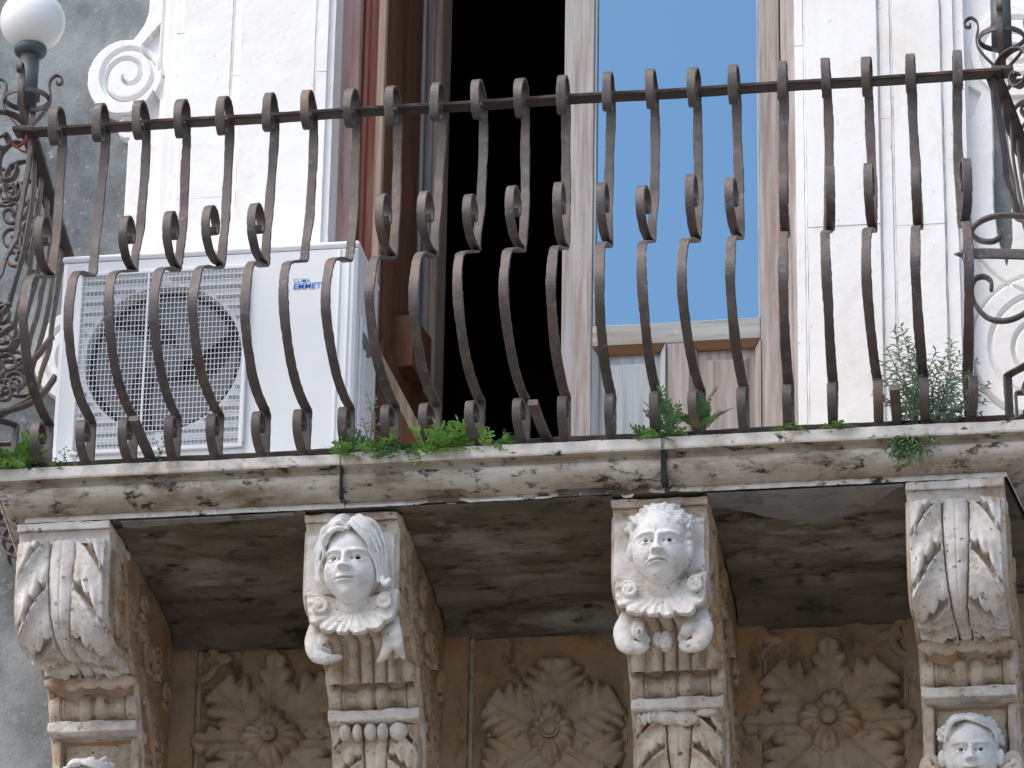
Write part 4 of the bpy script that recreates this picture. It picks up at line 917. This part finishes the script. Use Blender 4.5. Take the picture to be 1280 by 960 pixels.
        for sx in (-1, 1):
            sp = spiral(sx * .105, -.765, .026, .006, PI / 2, sx * -1.3, 22); mb.tube([(xc + p[0], .50, p[1]) for p in sp], .011, 8)
            mb.tube(catmull([(xc + sx * .06, .53, -.80), (xc + sx * .10, .52, -.72), (xc + sx * .125, .51, -.74), (xc + sx * .12, .50, -.82)]), .014, 8)
        mb.ell((xc, .53, -.86), (.11, .035, .05)); me = fuse(mb, .003, wpos(t), .001, 60, 1, 5); me.materials.append(M['roll']); obj('collar', me, None, t)
    return t
c1 = corbel(cxs[0], 'leaf', 'leftmost carved corbel with a plain acanthus leaf beside the grey stucco', 11, 'head')
c2 = corbel(cxs[1], 'mask', 'carved corbel with the long-haired stone head below the air conditioner side', 23, 'tongues')
c3 = corbel(cxs[2], 'mask', 'carved corbel with the short-haired stone head below the closed door leaf', 37, 'bow')
c4 = corbel(cxs[3], 'leaf', 'rightmost acanthus corbel with a small cherub head beneath its ledge', 53, 'head')

def mask(t, xc, uv_eye, style, rot, seed, yh=.088):
    p = at(uv_eye[0], uv_eye[1], yh - .075)          # eyes on the face front
    c0 = np.array([p[0], yh, p[2]])
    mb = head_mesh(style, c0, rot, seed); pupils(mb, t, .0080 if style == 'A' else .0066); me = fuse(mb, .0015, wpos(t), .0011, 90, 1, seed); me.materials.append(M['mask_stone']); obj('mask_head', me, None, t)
    # scalloped collar below the chin
    mb = MB(); k_ = 1 / (4.8 * 455.)
    def Q(px, py, y): return (c0[0] + (px - 368) * k_, y, c0[2] - (py - 372) / (4.8 * 415.) - (y - .09) * .42 * 0)
    na, nr = 150, 26; al = np.linspace(-.22, PI + .22, na); G = np.zeros((nr, na, 3))
    for i, r_ in enumerate(np.linspace(0, 1, nr)):
        for j, a in enumerate(al):
            ph_ = (a + .22) / (PI + .44) + .010 * math.sin(a * 5 + seed); low_ = float(sm(.30, .62, math.sin(a)))
            lb = abs(math.sin(PI * 8 * ph_ + .3 * math.sin(seed))) ** .40; lb = lb * low_ + (1 - low_) * .9
            Rm = ((abs(math.cos(a)) / 276) ** 3.4 + (max(math.sin(a), .05) / 222) ** 3.4) ** (-1 / 3.4); Rm = min(Rm, 330) * (.80 + (.19 + .04 * math.sin(a * 3.3 + seed)) * lb)
            rr = 60 + (Rm - 60) * r_; px, py = 372 + rr * math.cos(a), 565 + rr * .92 * math.sin(a)
            yy = .108 - .034 * r_ ** 1.6 * (.5 + .5 * low_) - .020 * (lb - .5) * r_ ** 2 * low_ - .010 * math.sin(r_ * PI) + (.012 * (r_ > .97)) - .003 * math.cos(PI * 28 * ph_) * r_
            G[i, j] = Q(px, py, yy)
    Bk = G.copy(); Bk[..., 1] += .014; H_ = np.concatenate([G, Bk[::-1]], 0); mb.grid(H_, closeu=True); n0, m0 = H_.shape[:2]; b0 = mb.n - n0 * m0
    mb.f.append(tuple(b0 + i * m0 for i in range(n0))); mb.f.append(tuple(b0 + i * m0 + m0 - 1 for i in range(n0))[::-1])
    for (px, py, sg, a0) in ((182, 606, 1, 2.2), (573, 590, -1, .9)):
        c_ = Q(px, py, .088); sp = spiral(c_[0], c_[2], .023, .005, a0, sg * -1.35, 30); mb.tube([(p[0], .082 - .008 * i / 30, p[1]) for i, p in enumerate(sp)], np.linspace(.0085, .006, 30), 9)
        mb.ell((c_[0], .100, c_[2] - .006), (.026, .018, .030)); mb.ell((c_[0], .082, c_[2]), (.009, .012, .009))
    mb.ell(Q(370, 620, .125), (.085, .028, .05)); mb.ell(Q(370, 560, .12), (.052, .04, .05))
    if style == 'A':
        flaps = [([(-228, 670), (-236, 770), (-212, 850), (-140, 872), (-70, 850)], [.026, .031, .027, .020, .008]), ([(-170, 700), (-176, 780), (-140, 835)], [.024, .022, .010]),
                 ([(215, 650), (252, 770), (296, 878)], [.028, .025, .007]), ([(190, 690), (212, 790), (186, 868), (140, 886)], [.024, .023, .017, .006]), ([(240, 700), (262, 800), (248, 872)], [.022, .020, .008])]
    else:
        flaps = [([(sg * 205, 700), (sg * 232, 800), (sg * 212, 885), (sg * 140, 905), (sg * 90, 880)], [.026, .034, .032, .022, .010]) for sg in (-1, 1)] + [([(sg * 160, 740), (sg * 140, 820), (sg * 90, 860)], [.026, .024, .012]) for sg in (-1, 1)]
    for pts, rr_ in flaps:
        C_ = catmull([Q(372 + a, b, .136 - .022 * math.sin(PI * k / (len(pts) - 1))) for k, (a, b) in enumerate(pts)], 6); rr2 = np.interp(np.linspace(0, 1, len(C_)), np.linspace(0, 1, len(rr_)), rr_) * .80
        mb.tube(C_, rr2, 14, flat=.62)
    if style == 'B':
        mb.ell(Q(378, 850, .150), (.018, .016, .030)); mb.ell(Q(330, 835, .150), (.014, .014, .022))
    me = fuse(mb, .0024, wpos(t), .0011, 70, 1, seed); me.materials.append(M['carved_white']); obj('scalloped_collar', me, None, t)
mask(c2, cxs[1], (434, 694), 'A', (.10, 0, -.06), 3)
mask(c3, cxs[2], (822, 672), 'B', (.10, 0, .0), 4)

# ------------------------------------------------------------------ carved wall panels with rosettes
def petals(name, R_, n, H, seed=0, sq=0):
    nr, na = 26, 144; r = np.linspace(0, 1, nr)[:, None]; a = np.linspace(0, 2 * PI, na, endpoint=False)[None, :]
    lob = np.abs(np.cos(n * a / 2)); ro = R_ * (.66 + .26 * np.abs(np.cos(2 * a)) ** 1.2) * (.84 + .16 * lob ** .5) * 1.06; rr = r * ro
    h = H * (.55 + .5 * np.sin(r * PI * .85)) * (1 - r ** 8 * .9) * (.78 + .22 * lob * r) * (.86 + .14 * np.abs(np.cos(2 * a))); h = np.where(r > .98, -.01, h)
    P = np.stack([rr * np.sin(a), -h + 0 * a, rr * np.cos(a)], -1); V = P.reshape(-1, 3); V = V + vnoise(V * 70 + seed)[:, None] * .0012
    me = MB().grid(V.reshape(P.shape), closev=True).mesh(name, True); me.materials.append(M['relief']); return me
def place(me, name, parent, x, y, z, ang, s_=(1, 1, 1)):
    o = bpy.data.objects.new(name, me); link(o, parent); o.matrix_local = Matrix.Translation((x, y, z)) @ Matrix.Rotation(ang, 4, 'Y') @ Matrix.Diagonal((*s_, 1)); return o
LONG = leaf_mesh('leaf', .250, .066, 5, .040, .44, sweep=.5); MID = leaf_mesh('leaf', .236, .092, 4, .040, .50, sweep=.75, power=.95); WIDE = leaf_mesh('leaf', .212, .108, 6, .038, .30, .004, sweep=.45, power=.85)
FL8 = petals('flower', .098, 16, .050); FL4 = petals('flower', .090, 16, .050, 3, .0); 
def panel(u, v, label, style, xa, xb, seed):
    random.seed(seed); c = at(u, v, WALL - .03); t = empty('carved_wall_panel', (float(c[0]), WALL, float(c[2])), label=label, cat='wall panel', group='rosette panels between the corbels')
    for (a, b) in ((xa, xa + .075), (xb - .075, xb)):
        obj('border_strip', rough_box((a, WALL - .030, -1.2), (b, WALL + .01, -.15), .012, .004, seed + a), M['panel'], t)
    for (a, b) in ((xa + .075, xa + .088), (xb - .088, xb - .075)):
        obj('border_bead', rough_box((a, WALL - .016, -1.2), (b, WALL + .01, -.15), .012, .003, seed + b), M['relief'], t)
    obj('field', rough_box((xa + .088, WALL - .008, -1.2), (xb - .088, WALL + .01, -.15), .010, .006, seed + 4), M['panel'], t)
    y0 = -.012
    if style == 'star':
        for k in range(8):
            a = k * PI / 4; me = LONG if k % 2 == 0 else MID
            place(me, 'leaf', t, 0, y0 - .004 * (k % 2), 0, a + random.uniform(-.04, .04), (1, 1, (1.02 if k % 2 == 0 else .96) * random.uniform(.96, 1.04) * (.93 if k in (2, 6) else 1)))
        place(FL8, 'flower', t, 0, y0 - .026, 0, random.uniform(0, .3))
        mb = MB(); mb.ell((0, y0 - .078, 0), (.025, .016, .025), 24, 14); me = mb.mesh('boss', True); me.materials.append(M['relief']); place(me, 'boss', t, 0, 0, 0, 0)
        for sg in (-1, 1):
            mb = MB()
            sp = spiral(sg * .235, .235, .075, .02, PI / 2 if sg > 0 else PI / 2, sg * .8, 24); mb.tube([(p[0], -.014, p[1]) for p in sp], .014, 8); mb.ell((sg * .17, -.012, .255), (.04, .016, .02))
            me = fuse(mb, .004, None, .002, 60, 1); me.materials.append(M['relief']); place(me, 'corner_scroll', t, 0, 0, 0, 0)
    else:
        for k in range(6):
            a = k * PI / 3 + (0 if k % 3 else 0); place(WIDE, 'leaf', t, 0, y0 - .004 * (k % 2), 0, a + random.uniform(-.03, .03), (1.0, 1, 1.06 if k % 3 == 0 else .98))
        place(FL4, 'flower', t, 0, y0 - .022, 0, 0, (.82, 1, 1.12))
        mb = MB(); mb.ell((0, y0 - .074, 0), (.019, .012, .019), 24, 14); me = mb.mesh('boss', True); me.materials.append(M['relief']); place(me, 'boss', t, 0, 0, 0, 0)
        a_ = np.linspace(0, 2 * PI, 26); mb = MB(); mb.tube([(.023 * math.cos(q), y0 - .070, .023 * math.sin(q)) for q in a_], .004, 6, cap=False); me = mb.mesh('ring', True); me.materials.append(M['relief']); place(me, 'ring', t, 0, 0, 0, 0)
    return t
xe = [c_ + s_ * (CW / 2) for c_ in cxs for s_ in (-1, 1)]
panel(340, 924, 'carved panel with an eight-petalled flower between the leftmost corbel and the long-haired head', 'star', xe[1] - .01, xe[2] + .01, 5)
panel(690, 918, 'carved panel with broad serrated leaves round a ringed boss between the two stone heads', 'wide', xe[3] - .01, xe[4] + .01, 6)
panel(1038, 902, 'carved panel with a leafy star rosette between the short-haired head and the rightmost corbel', 'star', xe[5] - .01, xe[6] + .01, 7)

# ------------------------------------------------------------------ weeds on the ledge
def lobed_frond(name, n, L, W, mat_, droop=.25, seed=0, round_=False):
    """a flat divided leaf: stalk with paired lobed leaflets, drooping at the tip; grows along +X"""
    random.seed(seed); mb = MB(); bend = lambda s_: -droop * L * s_ * s_
    st = [(s_ * L, 0, bend(s_) + .001) for s_ in np.linspace(0, 1, 8)]; mb.tube(st, np.linspace(.0012, .0005, 8), 4)
    for k in range(n + 1):
        s_ = .18 + .82 * k / n; b = np.array([s_ * L, 0, bend(s_)]); wl_ = W * math.sin(PI * (s_ * .8 + .12)) ** .7 * random.uniform(.85, 1.15)
        for sg in ((-1, 1) if k < n else (0,)):
            a = sg * random.uniform(.75, 1.05); dr = np.array([math.cos(a), math.sin(a), -.15 * abs(sg)]); pr = np.array([-math.sin(a), math.cos(a), 0]); ww = wl_ * (.34 if not round_ else .55)
            pts = []; N2 = 9; up = np.array([0, 0, 1.])
            for j in range(N2):
                t = j / (N2 - 1); wd = ww * (math.sin(PI * t ** .8) ** .6) * (1 + .35 * math.cos(t * PI * 5)) if 0 < j < N2 - 1 else .0005
                ce = b + dr * wl_ * t + up * (.12 * wl_ * math.sin(PI * t)); pts.append([ce - pr * wd * .5, ce + up * ww * -.12, ce + pr * wd * .5])
            mb.grid(np.array(pts))
    me = mb.mesh(name, True, recalc=False); me.materials.append(M[mat_]); return me
def weed(name, u, v, label, fronds, n, spread, seed, Y=.02, size=(.6, 1.1), elev=(.1, 1.1), cat='weed', face=-PI / 2, width=0.0, group=None):
    random.seed(seed); p = at(u, v, Y); t = empty(name, tuple(p), label=label, cat=cat, group=group)
    for k in range(n):
        me = random.choice(fronds); o = bpy.data.objects.new('leaf', me); link(o, t)
        az_ = face + random.uniform(-spread, spread); s_ = random.uniform(*size)
        o.matrix_local = Matrix.Translation((random.uniform(-width, width), random.uniform(-.01, .015), random.uniform(-.004, .008))) @ Matrix.Rotation(az_, 4, 'Z') @ Matrix.Rotation(-random.uniform(*elev), 4, 'Y') @ Matrix.Rotation(random.uniform(-.5, .5), 4, 'X') @ Matrix.Scale(s_, 4)
    return t
FB = [lobed_frond('leaf', 4, .075, .034, 'leaf_bright', .35, s) for s in (1, 2, 3)]
FD = [lobed_frond('leaf', 5, .085, .032, 'leaf_dark', .3, s) for s in (4, 5)]
FERN = [lobed_frond('leaf', 11, .13, .026, 'leaf_dark', .25, s) for s in (6, 7)]; FERNB = [lobed_frond('leaf', 10, .11, .026, 'leaf_bright', .35, 8)]
weed('weed_clump', 8, 588, 'bright green lobed weeds spilling over the left end of the ledge', FB + FD, 34, 1.6, 1, size=(.8, 1.4), width=.05)
weed('weed_clump', 66, 592, 'tiny green clover-like weed on the ledge near the left corner of the railing', FB, 7, 1.4, 2, size=(.4, .6), width=.02)
weed('weed_clump', 452, 574, 'dark green spreading weed below the right side of the air conditioner', FD + FB, 20, 1.5, 3, size=(.7, 1.25), width=.075, elev=(-.1, .8))
weed('weed_clump', 505, 570, 'low green weed between the two larger clumps left of the dark doorway', FD, 14, 1.5, 4, size=(.6, .9), width=.05, elev=(-.1, .7))
weed('weed_clump', 572, 566, 'bright green divided-leaf weed in front of the dark doorway', FB, 24, 1.5, 5, size=(.8, 1.45), width=.07, elev=(-.2, .9))
weed('weed_clump', 636, 560, 'small pale green sprig at the foot of the stay in front of the dark doorway', FB + FD, 9, 1.4, 6, size=(.35, .6), width=.015, elev=(.2, 1.4))
weed('fern', 842, 546, 'dark green fern frond leaning left below the closed door leaf', FERN, 6, 1.5, 7, size=(.7, 1.1), width=.02, elev=(.5, 1.4))
weed('weed_clump', 836, 550, 'low green weed over the open joint in the ledge', FB + FD, 16, 1.5, 8, size=(.5, .85), width=.05, elev=(-.2, .7))
weed('fern', 877, 536, 'bright green arching fern rooted beside a railing scroll below the closed door leaf', FERNB + FERN, 15, 1.6, 9, size=(.5, .95), width=.012, elev=(.5, 1.45))
weed('weed_clump', 990, 538, 'tiny bright green sprig at the base of the baluster by the right door post', FB, 5, 1.2, 10, size=(.45, .7), width=.012, elev=(0, .6))
weed('weed_clump', 1046, 538, 'tiny bright green leaf at the base of the baluster right of the door', FB, 4, 1.2, 11, size=(.45, .75), width=.01, elev=(0, .5))
# feathery and thin-stemmed weeds
def stem_weed(name, u, v, label, tips, leafl, leafw, mat_, seed, Y=.03, per=26, r=.0016, curve=.3, hang=None, cat='weed', group=None, step=1.0):
    random.seed(seed); p = at(u, v, Y); t = empty(name, tuple(p), label=label, cat=cat, group=group); lv = MB()
    for (tu, tv, dy) in tips:
        q = at(tu, tv, Y + dy) - p; mid = q * .5 + np.array([random.uniform(-.02, .02) - q[0] * curve * .4, 0, abs(q[2]) * .08]); C = catmull([(0, 0, 0), tuple(mid), tuple(q)], 9)
        mb = MB(); mb.tube(C, np.linspace(r, r * .45, len(C)), 5); me = mb.mesh('stem', True); me.materials.append(M['stem']); o = bpy.data.objects.new('stem', me); link(o, t)
        for k in range(per):
            s_ = .18 + .82 * (k / per) ** .9; i = min(len(C) - 2, int(s_ * (len(C) - 1))); f = s_ * (len(C) - 1) - i; c = C[i] * (1 - f) + C[i + 1] * f; T = C[i + 1] - C[i]; T /= np.linalg.norm(T)
            a = k * 2.4 + random.random(); side = np.array([math.cos(a), math.sin(a), 0]); dr = side * .85 + T * random.uniform(.3, .7) + np.array([0, 0, -.1]); dr /= np.linalg.norm(dr)
            L_ = leafl * (1.15 - .6 * s_) * random.uniform(.7, 1.2); pr = np.cross(dr, [0, 0, 1]); pr /= np.linalg.norm(pr) + 1e-9; G = []
            for j in range(5):
                tt = j / 4; w2 = leafw * math.sin(PI * min(.97, tt * .85 + .12)) * .5; ce = c + dr * L_ * tt + np.array([0, 0, -.25 * L_ * tt * tt]); G.append([ce - pr * w2, ce + pr * w2])
            lv.grid(np.array(G))
    me = lv.mesh('foliage', True, recalc=False); me.materials.append(M[mat_]); o = bpy.data.objects.new('foliage', me); link(o, t); o['kind'] = 'stuff'; return t
rb = random.Random(5)
tipsA = [(1118, 408, -.02), (1094, 446, 0), (1090, 490, -.02), (1126, 404, 0), (1133, 420, 0), (1108, 432, .02), (1142, 432, -.03), (1112, 470, -.05), (1150, 470, .0), (1128, 480, -.04), (1104, 500, -.02), (1135, 450, .02), (1120, 440, .03), (1098, 470, 0)]
tipsB = [(1190, 424, 0), (1234, 500, 0), (1238, 478, .01), (1222, 450, 0), (1170, 436, -.02), (1200, 440, .02), (1212, 464, -.02), (1225, 492, -.03), (1160, 462, 0), (1180, 455, -.04), (1195, 470, .03), (1208, 505, -.04), (1228, 515, 0), (1175, 480, .02), (1150, 500, -.03), (1215, 480, .02), (1186, 440, .02), (1200, 492, -.05)]
stem_weed('feathery_weed', 1146, 538, 'tall feathery grey-green weed left of the second baluster from the right end', tipsA, .040, .0060, 'leaf_grey', 21, per=38)
stem_weed('feathery_weed', 1168, 536, 'bushy feathery grey-green weed growing round the last baluster on the right', tipsB, .040, .0060, 'leaf_grey', 22, per=34)
stem_weed('hanging_weed', 1138, 540, 'thin green weed hanging over the ledge edge below the feathery weeds', [(1104, 560, -.06), (1112, 568, -.06), (1122, 577, -.07), (1136, 580, -.06), (1150, 576, -.07), (1163, 564, -.06), (1172, 552, -.05), (1130, 566, -.05), (1114, 552, -.05), (1148, 562, -.05), (1140, 570, -.08)], .030, .0055, 'leaf_dark', 23, per=30)
stem_weed('thin_weed', 462, 560, 'tall thin weed with narrow leaves in front of the air conditioner side', [(458, 488, 0), (470, 492, .01), (484, 520, -.01), (452, 520, 0), (476, 545, -.02)], .030, .006, 'leaf_grey', 24, per=9)
stem_weed('thin_weed', 88, 586, 'wispy little weed in front of the bottom left of the air conditioner', [(72, 562, 0), (82, 556, 0), (94, 560, 0), (66, 572, 0)], .014, .008, 'leaf_grey', 25, per=6, r=.0008)
stem_weed('thin_weed', 196, 584, 'wispy pale weed behind the railing stay in front of the unit grille', [(190, 545, .02), (200, 538, .02), (210, 552, .02), (184, 560, .02), (216, 562, .02)], .014, .010, 'leaf_grey', 26, per=7, r=.0008)
stem_weed('thin_weed', 640, 560, 'single upright sprig with paired leaves beside the doorway stay', [(629, 537, 0), (634, 545, 0)], .022, .009, 'leaf_dark', 27, per=8, r=.001)
